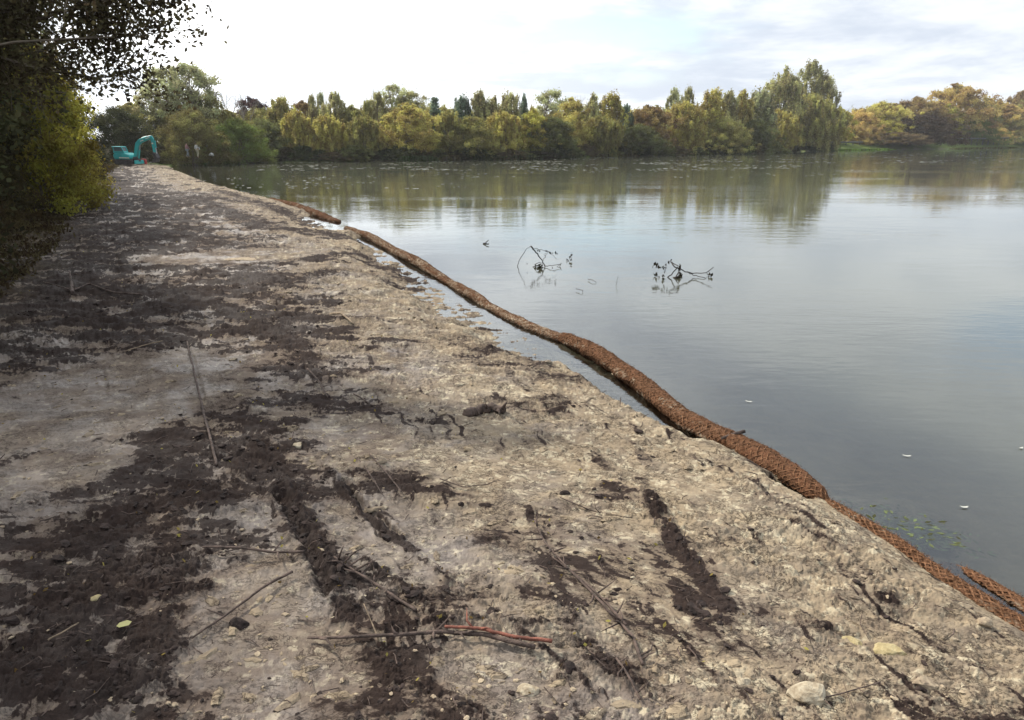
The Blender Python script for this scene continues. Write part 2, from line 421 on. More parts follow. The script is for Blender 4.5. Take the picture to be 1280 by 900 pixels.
# ground
M_mud, nt, b = new_mat('mud')
tc = N(nt, 'ShaderNodeTexCoord'); o = tc.outputs['Object']
def A(nm):
    a = N(nt, 'ShaderNodeAttribute'); a.attribute_name = nm; return a.outputs['Fac']
nA = noise_n(nt, o, 1.6, 6, .6, .4); nB = noise_n(nt, o, 14, 6, .65, .3); nC = noise_n(nt, o, 70, 4, .65); nD = noise_n(nt, o, 5, 6, .6, .5)
clay = mix_n(nt, ramp_n(nt, nA, (.35, .65)), (.238, .186, .125), (.185, .150, .112))
clay = mix_n(nt, ramp_n(nt, nD, (.42, .68)), clay, (.290, .230, .155))
clay = mix_n(nt, ramp_n(nt, nB, (.45, .75, 0, .55)), clay, (.135, .100, .072))
clay = mix_n(nt, math_n(nt, 'MULTIPLY', A('damp_shade'), .85), clay, mix_n(nt, nB, (.085, .065, .056), (.150, .120, .103)))  # damp clay tone, darkened further for tree shade on the wood side
clay = mix_n(nt, math_n(nt, 'MULTIPLY', A('pale'), ramp_n(nt, nB, (.35, .55))), clay, (.42, .365, .26))
nE = noise_n(nt, o, 32, 5, .7, .6)
n_str = noise_n(nt, map_n(nt, o, scale=(.8, 1.25, 1)), 1.7, 12, .74, .35)
n_st2 = noise_n(nt, map_n(nt, o, loc=(4, 9, 0), scale=(.7, 1.3, 1)), 5.5, 9, .70, .5)
bias = math_n(nt, 'ADD', math_n(nt, 'MULTIPLY', A('dark'), .27), -.118)
dsum = math_n(nt, 'ADD', math_n(nt, 'ADD', math_n(nt, 'MULTIPLY', n_str, .62), math_n(nt, 'MULTIPLY', n_st2, .38)), bias)
mid = ramp_n(nt, dsum, (.425, .505))
dkf = ramp_n(nt, dsum, (.515, .555))
clay = mix_n(nt, math_n(nt, 'MULTIPLY', mid, .62), clay, (.100, .074, .058))
flk = noise_n(nt, map_n(nt, o, loc=(2, 5, 1)), 9, 9, .75, .4)
clay = mix_n(nt, math_n(nt, 'MULTIPLY', ramp_n(nt, flk, (.59, .65)), math_n(nt, 'SUBTRACT', 1.0, math_n(nt, 'MULTIPLY', A('damp_shade'), .8))), clay, (.40, .345, .25))
peat = mix_n(nt, nB, (.011, .0075, .0065), (.042, .028, .023))
def cracks(sc_, lo, hi, loc, gate):
    n = noise_n(nt, map_n(nt, o, loc=loc, rot=(0, 0, .5), scale=(1, 1.5, 1)), sc_, 5, .62, .8)
    a = math_n(nt, 'ABSOLUTE', math_n(nt, 'SUBTRACT', n, .5)); c_ = ramp_n(nt, a, (lo, hi, 1, 0))
    return math_n(nt, 'MULTIPLY', c_, ramp_n(nt, noise_n(nt, o, gate, 4, .6), (.44, .56)))
ck = math_n(nt, 'MAXIMUM', cracks(6, .005, .020, (3, 1, 0), 2.3), cracks(15, .008, .034, (9, 4, 0), 4.1))
ck = math_n(nt, 'MULTIPLY', ck, math_n(nt, 'SUBTRACT', 1.0, A('veg')))
clay = mix_n(nt, math_n(nt, 'MULTIPLY', ck, .85), clay, (.050, .036, .028))
colr = mix_n(nt, dkf, clay, peat)
wood_floor = mix_n(nt, ramp_n(nt, nB, (.4, .65)), (.030, .024, .014), (.105, .075, .035))
grass_c = mix_n(nt, ramp_n(nt, nD, (.35, .65)), (.060, .095, .020), (.11, .14, .03))
vg = mix_n(nt, A('grass'), wood_floor, grass_c)
colr = mix_n(nt, A('veg'), colr, vg)
bedc = mix_n(nt, ramp_n(nt, nA, (.3, .7)), (.165, .135, .095), (.215, .180, .125))
colr = mix_n(nt, A('bed'), colr, bedc)
L(nt, colr, b.inputs['Base Color'])
wet = math_n(nt, 'MULTIPLY', math_n(nt, 'MULTIPLY', A('damp_shade'), ramp_n(nt, nA, (.42, .60))), math_n(nt, 'SUBTRACT', 1.0, A('veg')))
wet = math_n(nt, 'MULTIPLY', wet, math_n(nt, 'SUBTRACT', 1.0, math_n(nt, 'MULTIPLY', dkf, .7)))
L(nt, math_n(nt, 'SUBTRACT', .92, math_n(nt, 'MULTIPLY', wet, .45)), b.inputs['Roughness'])
L(nt, math_n(nt, 'ADD', .12, math_n(nt, 'MULTIPLY', wet, .38)), b.inputs['Specular IOR Level'])
bp = N(nt, 'ShaderNodeBump'); bp.inputs['Strength'].default_value = .6; bp.inputs['Distance'].default_value = .02
bh = math_n(nt, 'ADD', math_n(nt, 'MULTIPLY', nB, .9), math_n(nt, 'MULTIPLY', nC, .5))
bh = math_n(nt, 'ADD', bh, math_n(nt, 'MULTIPLY', noise_n(nt, o, 190, 3, .6), .15))
bh = math_n(nt, 'SUBTRACT', bh, math_n(nt, 'MULTIPLY', ck, .5)); L(nt, bh, bp.inputs['Height']); L(nt, bp.outputs[0], b.inputs['Normal'])

# water
M_water = bpy.data.materials.new('lake_water'); M_water.use_nodes = True; nt = M_water.node_tree; nt.nodes.clear()
out = N(nt, 'ShaderNodeOutputMaterial'); tc = N(nt, 'ShaderNodeTexCoord'); o = tc.outputs['Object']
w1 = noise_n(nt, map_n(nt, o, rot=(0, 0, R(8)), scale=(.5, 1.5, 1)), 5.5, 3, .5, .3)
w2 = noise_n(nt, map_n(nt, o, rot=(0, 0, R(-14)), scale=(.6, 1.4, 1)), 1.3, 3, .5, .2)
w3 = noise_n(nt, map_n(nt, o, scale=(.5, 1.4, 1)), .09, 4, .6)
patch = ramp_n(nt, w3, (.40, .62, .25, 1.0))
hh = math_n(nt, 'MULTIPLY', math_n(nt, 'ADD', math_n(nt, 'MULTIPLY', w1, .42), math_n(nt, 'MULTIPLY', w2, .9)), patch)
bp = N(nt, 'ShaderNodeBump'); bp.inputs['Strength'].default_value = 1.0; bp.inputs['Distance'].default_value = .0095; L(nt, hh, bp.inputs['Height'])
gl = N(nt, 'ShaderNodeBsdfGlossy'); gl.inputs['Roughness'].default_value = .015; gl.inputs['Color'].default_value = (.93, .96, .98, 1); L(nt, bp.outputs[0], gl.inputs['Normal'])
tr = N(nt, 'ShaderNodeBsdfTransparent'); tr.inputs['Color'].default_value = (.84, .87, .80, 1)
df = N(nt, 'ShaderNodeBsdfDiffuse'); df.inputs['Color'].default_value = (.098, .100, .072, 1)
mx0 = N(nt, 'ShaderNodeMixShader')
# suspended silt hides the bed in deeper water
dep = N(nt, 'ShaderNodeAttribute'); dep.attribute_name = 'depth'
L(nt, dep.outputs['Fac'], mx0.inputs[0]); L(nt, tr.outputs[0], mx0.inputs[1]); L(nt, df.outputs[0], mx0.inputs[2])
fr = N(nt, 'ShaderNodeFresnel'); fr.inputs['IOR'].default_value = 1.75; L(nt, bp.outputs[0], fr.inputs['Normal'])
mx = N(nt, 'ShaderNodeMixShader'); L(nt, math_n(nt, 'MULTIPLY', fr.outputs[0], 1.0, clamp=True), mx.inputs[0]); L(nt, mx0.outputs[0], mx.inputs[1]); L(nt, gl.outputs[0], mx.inputs[2])
L(nt, mx.outputs[0], out.inputs[0])

def leaf_mat(name, trans=.5, objcol=True, col=(.06, .08, .02), var=.5):
    m = bpy.data.materials.new(name); m.use_nodes = True; nt = m.node_tree; nt.nodes.clear()
    out = N(nt, 'ShaderNodeOutputMaterial')
    if objcol:
        oi = N(nt, 'ShaderNodeObjectInfo'); c = oi.outputs['Color']
    else:
        rgb = N(nt, 'ShaderNodeRGB'); rgb.outputs[0].default_value = (*col, 1); c = rgb.outputs[0]
    at = N(nt, 'ShaderNodeAttribute'); at.attribute_name = 'var'
    hs = N(nt, 'ShaderNodeHueSaturation')
    L(nt, ramp_n(nt, at.outputs['Fac'], (0, 1, .475, .53)), hs.inputs['Hue']); L(nt, ramp_n(nt, at.outputs['Fac'], (0, 1, 1 - var, 1 + var)), hs.inputs['Value']); L(nt, c, hs.inputs['Color'])
    d = N(nt, 'ShaderNodeBsdfDiffuse'); t = N(nt, 'ShaderNodeBsdfTranslucent'); mx = N(nt, 'ShaderNodeMixShader'); mx.inputs[0].default_value = trans
    L(nt, hs.outputs[0], d.inputs[0]); L(nt, hs.outputs[0], t.inputs[0]); L(nt, d.outputs[0], mx.inputs[1]); L(nt, t.outputs[0], mx.inputs[2]); L(nt, mx.outputs[0], out.inputs[0])
    return m
M_leaf = leaf_mat('foliage')
M_bark = simple('bark', (.14, .115, .085), .9, scale=5, bump=.6)
M_barkpale = simple('pale_bark', (.20, .18, .15), .9, scale=5, bump=.5)

# ------------------------------------------------------------------ ground sheet (one sheet, finer towards the viewer's side)
th = np.concatenate([np.linspace(-180, -42, 110)[:-1], np.linspace(-42, 42, 1180), np.linspace(42, 180, 110)[1:]]) * np.pi / 180
rr = [0.35]
while rr[-1] < 1500:
    r0 = rr[-1]; step = max((r0 * r0 + 6.5) / (F * 2.6) * 1.15, .0045)
    rr.append(r0 + min(step if r0 > 1.9 else .08, .022 * r0 + .02))
rr = np.array(rr)
TH, RR = np.meshgrid(th, rr)
gx = (RR * np.sin(TH)).ravel(); gy = (RR * np.cos(TH)).ravel()
print('ground verts', gx.size)
gh, gdark, gpale, gveg, gpool, gbare, gd = terrain(gx, gy)
nr, nc = RR.shape
ii = np.arange(nr - 1)[:, None] * nc; jj = np.arange(nc - 1)[None]
gf = np.stack([ii + jj, ii + jj + 1, ii + nc + jj + 1, ii + nc + jj], -1).reshape(-1, 4)
me = mesh_np('ground', np.stack([gx, gy, gh], -1), gf, True)
fattr(me, 'dark', gdark); fattr(me, 'pale', gpale); fattr(me, 'veg', gveg)
fattr(me, 'damp_shade', np.clip(sstep(1.2, 4.2, gd + 1.2 * fbm(gx * .5, gy * .5, 131, 4)) * .85 + .5 * sstep(.0, .35, fbm(gx * 1.1, gy * 1.6, 132, 5)) * sstep(.5, 2, gd), 0, 1))  # damp ground away from the water; its dark tone also carries the wood's shade
fattr(me, 'bed', sstep(0.01, .14, -gh) * sstep(-.3, .2, -gd))
fattr(me, 'grass', sstep(60, 80, gy) * sstep(-45, -38, gx))
tag(put('ground', me, M_mud), 'rutted pale clay bank with dark peaty spoil running beside the lake', 'ground', kind='structure')

# water sheet, with silt depth
wr = np.concatenate([np.linspace(.5, 12, 90), np.geomspace(12.2, 700, 140)]); wt = np.linspace(-60, 125, 260) * np.pi / 180
WT, WR = np.meshgrid(wt, wr); wx_ = (WR * np.sin(WT)).ravel(); wy_ = (WR * np.cos(WT)).ravel()
wh = terrain(wx_, wy_, False)[0]
nr, nc = WR.shape; ii = np.arange(nr - 1)[:, None] * nc; jj = np.arange(nc - 1)[None]
wf = np.stack([ii + jj, ii + jj + 1, ii + nc + jj + 1, ii + nc + jj], -1).reshape(-1, 4)
me = mesh_np('lake', np.stack([wx_, wy_, np.zeros_like(wx_)], -1), wf, True)
fattr(me, 'depth', sstep(.05, .75, -wh) * .93)
tag(put('lake', me, M_water), 'calm lake reflecting white cloud and the wooded far bank', 'water', kind='structure')

# ------------------------------------------------------------------ foliage builders
def leaf_cloud(cent, size, seed, flat=.0, n_up=0.0):
    """one ragged quad per centre, random orientation"""
    g = np.random.default_rng(seed); n = len(cent)
    a = g.normal(size=(n, 3)); a[:, 2] *= (1 - flat); a /= np.linalg.norm(a, axis=1, keepdims=True)
    b = g.normal(size=(n, 3)); b -= (b * a).sum(1, keepdims=True) * a; b /= np.linalg.norm(b, axis=1, keepdims=True)
    s = (size * (.6 + .8 * g.random(n)))[:, None] if np.isscalar(size) else size[:, None]
    v = np.stack([cent - a * s * .5, cent + b * s * .30 - a * s * .05, cent + a * s * .5, cent - b * s * .30 + a * s * .05], 1).reshape(-1, 3)
    f = np.arange(n * 4).reshape(-1, 4)
    return v, f
def crown_mesh(name, cl, rad, per, leaf, seed, stretch=(1, 1, 1)):
    """cl: clump centres (n,3); rad (n,) ; per leaves per clump"""
    g = np.random.default_rng(seed); n = len(cl)
    idx = np.repeat(np.arange(n), per)
    q = g.normal(size=(len(idx), 3)) * .56
    c = cl[idx] + q * rad[idx][:, None] * np.array(stretch) 
    v, f = leaf_cloud(c, leaf, seed + 1)
    me = mesh_np(name, v, f)
    tone = g.random(n)[idx] * .55 + g.random(len(idx)) * .45
    fattr(me, 'var', np.repeat(tone, 4))
    me.materials.append(M_leaf)
    return me
def limb(mb, a, b, r0, r1, seed, k=5, sag=.08, n=6):
    g = np.random.default_rng(seed); a = np.array(a, float); b = np.array(b, float); t = np.linspace(0, 1, n)[:, None]
    Ln = np.linalg.norm(b - a); p = a + (b - a) * t; p += np.sin(t * np.pi) * g.normal(size=3) * Ln * sag + g.normal(size=(n, 3)) * Ln * .015 * np.sin(t * np.pi)
    mb.tube(p, r0 + (r1 - r0) * t[:, 0], k, cap=False); return p
PROTO = {}
def tree_proto(kind, seed, leaf=.42, per=70, nc=90, asp=1.0):
    """nominal 10 m tall tree, about 3 m crown radius. Returns (trunk mesh, crown mesh)."""
    key = (kind, seed, leaf, per, nc, asp); nc = int(nc * asp ** 1.3)
    if key in PROTO: return PROTO[key]
    g = np.random.default_rng(seed * 31 + len(kind))
    z0 = {'bush': .0, 'round': .10, 'willow': .0, 'slim': .18, 'conifer': .12, 'open': .35, 'wood': .02}[kind]
    t = g.random(nc)
    prof = {'bush': lambda t: np.sqrt(np.clip(1 - t ** 2.2, 0, 1)), 'round': lambda t: np.sqrt(np.clip(1 - (2 * t - .92) ** 2, 0, 1)) ** .8,
            'willow': lambda t: (.55 + .75 * t) * np.clip(1.05 - t, 0, 1) ** .45, 'slim': lambda t: np.clip(np.sin(np.pi * (t * .93 + .05)), 0, 1) ** .7,
            'conifer': lambda t: (1.02 - t), 'open': lambda t: np.sqrt(np.clip(1 - (2 * t - 1) ** 2, 0, 1)), 'wood': lambda t: (.8 + .35 * np.sin(t * 3)) * np.clip(1.03 - t, 0, 1) ** .3}[kind](t)
    lob = 1 + .34 * np.sin(g.random() * 6 + 3 * g.random(nc) * 6)
    an = g.random(nc) * 2 * np.pi; ra = np.sqrt(g.random(nc) * .85 + .15) * prof * 3.0 * lob * asp
    cl = np.stack([np.cos(an) * ra, np.sin(an) * ra, 10 * (z0 + (1 - z0) * t * .95)], -1)
    rad = (.45 + .55 * g.random(nc)) * {'bush': 1.0, 'round': .80, 'willow': .62, 'slim': .5, 'conifer': .5, 'open': .62, 'wood': 1.0}[kind]
    if kind in ('willow', 'slim', 'round', 'wood'):        # ragged leaders over the crown
        m = {'willow': 34, 'slim': 16, 'round': 18, 'wood': 8}[kind]
        m = int(m * asp); a2 = g.random(m) * 6.28; r2 = g.random(m) * 2.3
        ex = np.stack([np.cos(a2) * r2 * asp, np.sin(a2) * r2 * asp, 10 * (1.04 - .30 * (r2 / 2.3) ** 1.5 - .20 * g.random(m))], -1)
        cl = np.vstack([cl, ex]); rad = np.concatenate([rad, .18 + .22 * g.random(m)])
    rad = rad * 1.0
    st = {'willow': (.75, .75, 1.7), 'slim': (.8, .8, 1.5), 'conifer': (1.3, 1.3, .5), 'wood': (1, 1, 1.1)}.get(kind, (1.05, 1.05, .85))
    crown = crown_mesh('crown', cl, rad, per, leaf, seed * 7 + 3, st)
    mb = MB()
    stems = {'bush': 5, 'willow': 4, 'wood': 3}.get(kind, 1)
    pts = []
    for s in range(stems):
        top = np.array([g.normal() * (.9 if stems > 1 else .25), g.normal() * (.9 if stems > 1 else .25), 10 * (.62 if kind == 'bush' else .9)])
        base = np.array([g.normal() * .25 * (stems > 1), g.normal() * .25 * (stems > 1), -.4])
        pts.append(limb(mb, base, top, .20 if stems == 1 else .13, .03, seed + s * 3, 7, .04, 9))
    order = g.permutation(len(cl))[:46]
    for i in order:
        c = cl[i]; tr = pts[int(g.integers(len(pts)))]
        zt = max(.3, c[2] - 1.2 - g.random() * 1.8); k_ = int(np.argmin(abs(tr[:, 2] - zt)))
        limb(mb, tr[k_], c, .055, .012, int(i) + seed, 4, .06, 5)
    V = np.vstack(mb.v); FF = np.vstack(mb.f)
    trunk = mesh_np('trunk', V, FF, True); trunk.materials.append(M_bark)
    PROTO[key] = (trunk, crown); return PROTO[key]
ASPECTS = (1.0, 1.5, 2.1, 3.0)
def plant_tree(name, proto, loc, height, width, col, label, cat='tree', group=None, rz=None):
    # the crown is built for the tree's own spread, so that leaf clumps stay round
    kind, seed, kw = proto; asp = min(ASPECTS, key=lambda a: abs(math.log((width / 6.4) / (height / 10.0) / a)))
    tk, cr = tree_proto(kind, seed, asp=asp, **kw); width = width / asp
    e = empty(name, loc, label, cat, group, random.random() * 6.28 if rz is None else rz)
    s = width / 6.4; e.scale = (s, s, height / 10.0)
    t = put('trunk', tk, None, e); c = put('crown', cr, None, e); c.color = (*col, 1)
    return e
def bare_proto(seed, twig=True):
    g = np.random.default_rng(seed); mb = MB()
    def rec(p, d, ln, r, lev):
        q = p + d * ln; limb(mb, p, q, r, r * .55, int(g.integers(1e6)), 5 if lev < 2 else 3, .05, 5)
        if lev >= 4: return
        for i in range(3 if lev else 5):
            nd = d + g.normal(size=3) * .42; nd[2] = abs(nd[2]) * .8 + .35; nd /= np.linalg.norm(nd)
            st = p + d * ln * (.35 + .65 * g.random()) if i else q
            rec(st, nd, ln * (.52 + .18 * g.random()), r * .5, lev + 1)
    rec(np.array([0, 0, -.3]), np.array([.03, .02, 1.0]), 4.6, .17, 0)
    V = np.vstack(mb.v); V[:, 2] *= 10 / V[:, 2].max()
    me = mesh_np('trunk', V, np.vstack(mb.f), True); me.materials.append(M_barkpale); return me

# colours (base colour of leaves)
OL, YO = (.31, .28, .10), (.42, .355, .115)
GY = (.38, .35, .17); DG = (.15, .155, .06); TE = (.17, .22, .15)
RU = (.29, .20, .09); GO = (.50, .36, .14); PK = (.085, .050, .050); GR = (.17, .20, .055); PG = (.40, .40, .21); BR = (.18, .13, .075); YG = (.38, .33, .08)
# ------------------------------------------------------------------ far bank: every tree (column, top row, width px, kind, colour, metres behind the water's edge, label)
TREES = [
 (160, 128, 34, 'round', OL, -1, 'olive-brown tree rising just behind and above the excavator'),
 (186, 112, 40, 'open', GY, -2, 'thin pale-topped tree between the excavator and the tall ash tree'),
 (203, 84, 44, 'open', PG, -3, 'left one of the two tall airy ash trees on the left skyline'),
 (232, 78, 52, 'open', PG, -4, 'right and taller one of the two airy ash trees on the left skyline'),
 (212, 132, 44, 'willow', OL, -5, 'green willow between the excavator boom and the walkers'),
 (245, 128, 46, 'willow', GR, -6, 'green leafy tree directly above the walkers'),
 (262, 118, 30, 'slim', OL, -7, 'dark slim ivy-clad tree just left of the bare trees'),
 (284, 140, 46, 'round', OL, -8, 'olive tree at the foot of the bare trees'),
 (313, 122, 30, 'round', PK, 22, 'dark purple-brown round tree on the skyline right of the bare trees'),
 (322, 150, 60, 'bush', DG, 5, 'big dark green bush mass at the far left end of the water'),
 (348, 124, 34, 'willow', OL, 8, 'olive tree just right of the dark purple-brown tree'),
 (370, 140, 34, 'willow', YO, 4, 'yellow-olive willow leaning over the water left of the two slim poplars'),
 (376, 126, 26, 'round', RU, 14, 'brownish topped tree left of the two slim poplars'),
 (389, 119, 13, 'slim', GY, 12, 'shorter left one of two slim pale poplars on the left skyline'),
 (400, 115, 12, 'slim', PG, 13, 'taller right one of two slim pale poplars on the left skyline'),
 (417, 116, 26, 'slim', GY, 10, 'pale cone-shaped tree just right of the two slim poplars'),
 (408, 146, 44, 'willow', YO, 3, 'yellow-green willow at the water edge under the slim poplars'),
 (438, 134, 36, 'round', OL, 9, 'low olive tree in the dip between the poplars and the tall pale tree'),
 (457, 125, 14, 'slim', OL, 12, 'narrow pointed tree just left of the tall pale tree'),
 (452, 148, 40, 'willow', OL, 3, 'dark olive willow at the water edge left of the round yellow tree'),
 (471, 115, 22, 'slim', GY, 12, 'slim grey-green tree attached to the left of the tall pale tree'),
 (490, 106, 36, 'open', PG, 14, 'tall pale grey-green tree left of centre, highest on its stretch'),
 (514, 114, 34, 'open', GY, 13, 'pale tree with a flat top just right of the tall pale tree'),
 (508, 131, 58, 'round', YO, 3, 'broad round yellow-olive tree at the water edge left of centre'),
 (543, 119, 26, 'conifer', TE, 8, 'dark blue-green conifer standing in the gap left of centre'),
 (560, 140, 34, 'willow', OL, 4, 'low olive willow right of the dark conifer'),
 (578, 122, 24, 'willow', TE, 12, 'bluish green tree right of the gap beside the conifer'),
 (599, 117, 26, 'willow', GY, 10, 'pale grey-green willow left of the lake centre, second from the conifer'),
 (590, 146, 46, 'bush', OL, 3, 'low dark olive thicket between conifer and lake centre'),
 (619, 124, 26, 'willow', GY, 9, 'pale willow just left of the centre of the far bank'),
 (638, 118, 28, 'willow', GY, 9, 'tall pale willow at the centre of the far bank'),
 (628, 142, 46, 'willow', YO, 3, 'yellowish willow at the water edge at the centre of the far bank'),
 (655, 121, 12, 'willow', TE, 11, 'narrow bluish tree just right of the centre of the far bank'),
 (665, 139, 26, 'round', YG, 4, 'small bright yellow tree right of the centre of the far bank'),
 (689, 112, 34, 'open', PG, 18, 'round grey airy tree standing behind the others right of centre'),
 (690, 146, 46, 'bush', DG, 3, 'dark green thicket below the round grey tree'),
 (715, 124, 36, 'round', YO, 6, 'round-headed olive yellow tree right of the grey airy tree'),
 (742, 121, 22, 'willow', GY, 9, 'pale upright willow right of the round-headed olive yellow tree'),
 (766, 119, 30, 'willow', YO, 7, 'double-topped yellowish willow left of the rust-brown tree'),
 (750, 148, 50, 'willow', OL, 3, 'olive willow with hanging branches over the water left of the rust-brown tree'),
 (784, 133, 18, 'willow', TE, 10, 'small bluish tree top in the dip left of the rust-brown tree'),
 (812, 133, 48, 'round', RU, 6, 'rust-brown dome-shaped tree right of centre'),
 (800, 156, 48, 'bush', DG, 2, 'dark bush in front of the rust-brown tree'),
 (844, 111, 20, 'slim', PG, 10, 'left one of two pale feathery trees on the right-centre skyline'),
 (862, 109, 17, 'slim', GY, 10, 'right one of two pale feathery trees on the right-centre skyline'),
 (856, 131, 52, 'willow', YO, 4, 'bright yellow-olive willow in front of the two pale feathery trees'),
 (891, 114, 32, 'willow', YO, 6, 'brown-yellow pointed willow right of the two pale feathery trees'),
 (912, 117, 24, 'willow', GY, 7, 'pale pointed willow between the brown-yellow willow and the bare-topped one'),
 (930, 116, 24, 'willow', YO, 7, 'yellowish pointed willow left of the bare-topped willow'),
 (905, 148, 50, 'bush', OL, 3, 'olive thicket below the pointed willows'),
 (953, 114, 34, 'willow', PG, 8, 'pale half-bare willow left of the tallest tree'),
 (945, 150, 44, 'bush', DG, 3, 'dark thicket at the foot of the half-bare willow'),
 (982, 93, 46, 'willow', GY, 8, 'big grey-green willow leaning on the left side of the tallest tree'),
 (1017, 77, 34, 'slim', GY, 9, 'tallest tree of the far bank, feathery top swept to the right'),
 (1034, 94, 26, 'slim', GY, 8, 'shorter windswept tree attached to the right of the tallest tree'),
 (1014, 122, 70, 'willow', OL, 4, 'wide dark olive willow crown below the tallest tree'),
 (975, 140, 50, 'willow', YO, 3, 'yellow-brown willow at the water edge below the leaning grey willow'),
 (1050, 136, 26, 'round', YG, 14, 'small bright yellow tree just right of the tallest tree'),
 (1076, 138, 40, 'round', GO, 22, 'low golden tree behind the left guard rail'),
 (1104, 128, 58, 'round', YO, 24, 'wide yellow-green tree behind the left guard rail'),
 (1096, 150, 60, 'bush', YG, 18, 'yellow layered bush behind the left guard rail'),
 (1070, 156, 34, 'bush', GO, 16, 'golden low shrub at the left end of the left guard rail'),
 (1148, 123, 56, 'round', RU, 26, 'orange-brown wide tree behind the dark brown waterside bush'),
 (1156, 143, 60, 'bush', (.075, .052, .038), 2, 'dark brown round bush at the water edge between the two guard rails'),
 (1120, 165, 50, 'bush', BR, 3, 'low dark bramble mound left of the round brown waterside bush'),
 (1184, 132, 32, 'round', YG, 20, 'yellow leafy tree just left of the tall golden tree'),
 (1198, 107, 62, 'round', GO, 26, 'tall golden tree on the right skyline'),
 (1216, 150, 50, 'bush', GR, 18, 'fresh green bush behind the right guard rail'),
 (1237, 124, 34, 'round', DG, 34, 'dark green tree top just right of the tall golden tree'),
 (1252, 129, 48, 'round', GO, 26, 'orange-tan tree between dark green top and frame edge'),
 (1279, 115, 36, 'round', RU, 30, 'rust-coloured tree cut by the right edge of the photo'),
 (1262, 143, 56, 'bush', OL, 20, 'olive bush behind the right guard rail near the photo edge'),
 (1236, 158, 40, 'bush', GO, 17, 'tan bush behind the middle of the right guard rail'),
 (1310, 120, 60, 'round', OL, 24, 'olive tree just beyond the right edge of the far bank'),
 (1360, 118, 60, 'round', YO, 24, 'yellowish tree beyond the right end of the rail'),
]
for i, (px, ty, w, kind, col, back, lab) in enumerate(TREES):
    if px < 300: Y = 92 - back * 1.0
    else: Y = shore_dist_at(px) + back
    top = AT(px, ty, Y); base_z = .35
    x = top.x
    if px > 1040: base_z = 1.6
    hgt_m = top.z - base_z; wid = w * Y / F * 1.45
    per, nc_ = (130, 105)
    if kind in ('open',): per, nc_ = 100, 85
    pr = (kind, 1 + (i * 7) % 4, dict(leaf=(.29 if kind not in ('slim', 'open') else .24), per=per, nc=nc_))
    jit = 1 + .15 * random.uniform(-1, 1)
    c = tuple(v * jit for v in col)
    nm = {'conifer': 'conifer_tree', 'willow': 'willow_tree', 'bush': 'waterside_bush', 'slim': 'poplar_tree'}.get(kind, 'broadleaf_tree')
    plant_tree(nm, pr, (x, Y, base_z), hgt_m, wid, c, lab, 'bush' if kind == 'bush' else 'tree', 'trees and bushes along the far bank')
# bare trees
for (px, ty, Y, sd, lab) in [(278, 95, 108, 5, 'tall leafless pale tree on the left skyline'), (301, 107, 112, 9, 'smaller leafless tree just right of the tall leafless one'),
                             (720, 118, 150, 12, 'leafless twiggy tree top behind the round-headed olive yellow tree'), (1060, 130, 262, 14, 'faint leafless tree right of the tallest tree')]:
    top = AT(px, ty, Y); e = empty('leafless_tree', (top.x, Y, .3), lab, 'tree', 'leafless trees on the far bank')
    s = (top.z - .3) / 10; e.scale = (s * .85, s * .85, s); put('trunk', bare_proto(sd), None, e)
# under-storey along the water: one low dark bush every few metres
words = ['far left corner of the lake', 'left end of the far bank', 'dark purple-brown tree', 'two slim poplars', 'tall pale tree', 'round yellow-olive tree', 'dark conifer', 'gap right of the conifer',
         'centre of the far bank', 'small yellow tree', 'grey airy tree', 'round-headed tree', 'double-topped willow', 'rust-brown tree', 'two feathery trees', 'brown-yellow willow', 'half-bare willow', 'tallest tree']
ucol = [(.10, .11, .045), (.13, .10, .055), DG, (.045, .040, .020), (.04, .05, .02)]
ux_list = np.linspace(292, 1030, 36)
for i, px in enumerate(ux_list):
    Y = shore_dist_at(px) + .8 + 1.2 * random.random(); p = AT(px + random.uniform(-4, 4), 178, Y)
    hm = random.uniform(1.0, 2.3) * (Y / 120) ** .4; wm = random.uniform(4.5, 7) * (Y / 120) ** .6
    k = int(i / 36 * len(words)); sidew = ['left', 'right'][i % 2]
    plant_tree('waterside_bush', ('bush', 5 + i % 3, dict(leaf=.45, per=80, nc=70)), (p.x, Y, .05), hm, wm, ucol[i % 5],
               f'low bush by the water below the {words[k]}, {sidew} of two', 'bush', 'low bushes along the far water edge')
# a second row of wood seen between the crowns, each its own tree
for i, px in enumerate(np.linspace(330, 1340, 40)):
    Y = shore_dist_at(px) + 20 + 8 * random.random() + (14 if px > 1040 else 0); ty = (139 if px < 1040 else 142) + random.uniform(-5, 6); top = AT(px + random.uniform(-6, 6), ty, Y)
    k = min(int((px - 300) / 740 * len(words)), len(words) - 1)
    where = f'behind the {words[k]}' if px < 1040 else ['behind the left guard rail', 'behind the brown waterside bush', 'behind the right guard rail', 'beyond the right end of the rail'][min(3, int((px - 1040) / 75))]
    plant_tree('broadleaf_tree', (['wood', 'willow'][i % 2], 1 + i % 3, dict(leaf=.38, per=90, nc=110)), (top.x, Y, .4), top.z - .4, random.uniform(9, 13) * (Y / 140) ** .5,
               [OL, BR, DG, YO, OL][i % 5] if px < 1040 else [GO, YO, RU, OL, YG][i % 5],
               f'{["olive", "brown", "dark green", "yellowish", "mossy green"][i % 5]} back-row tree showing between crowns {where}', 'tree', 'back row of the far wood')

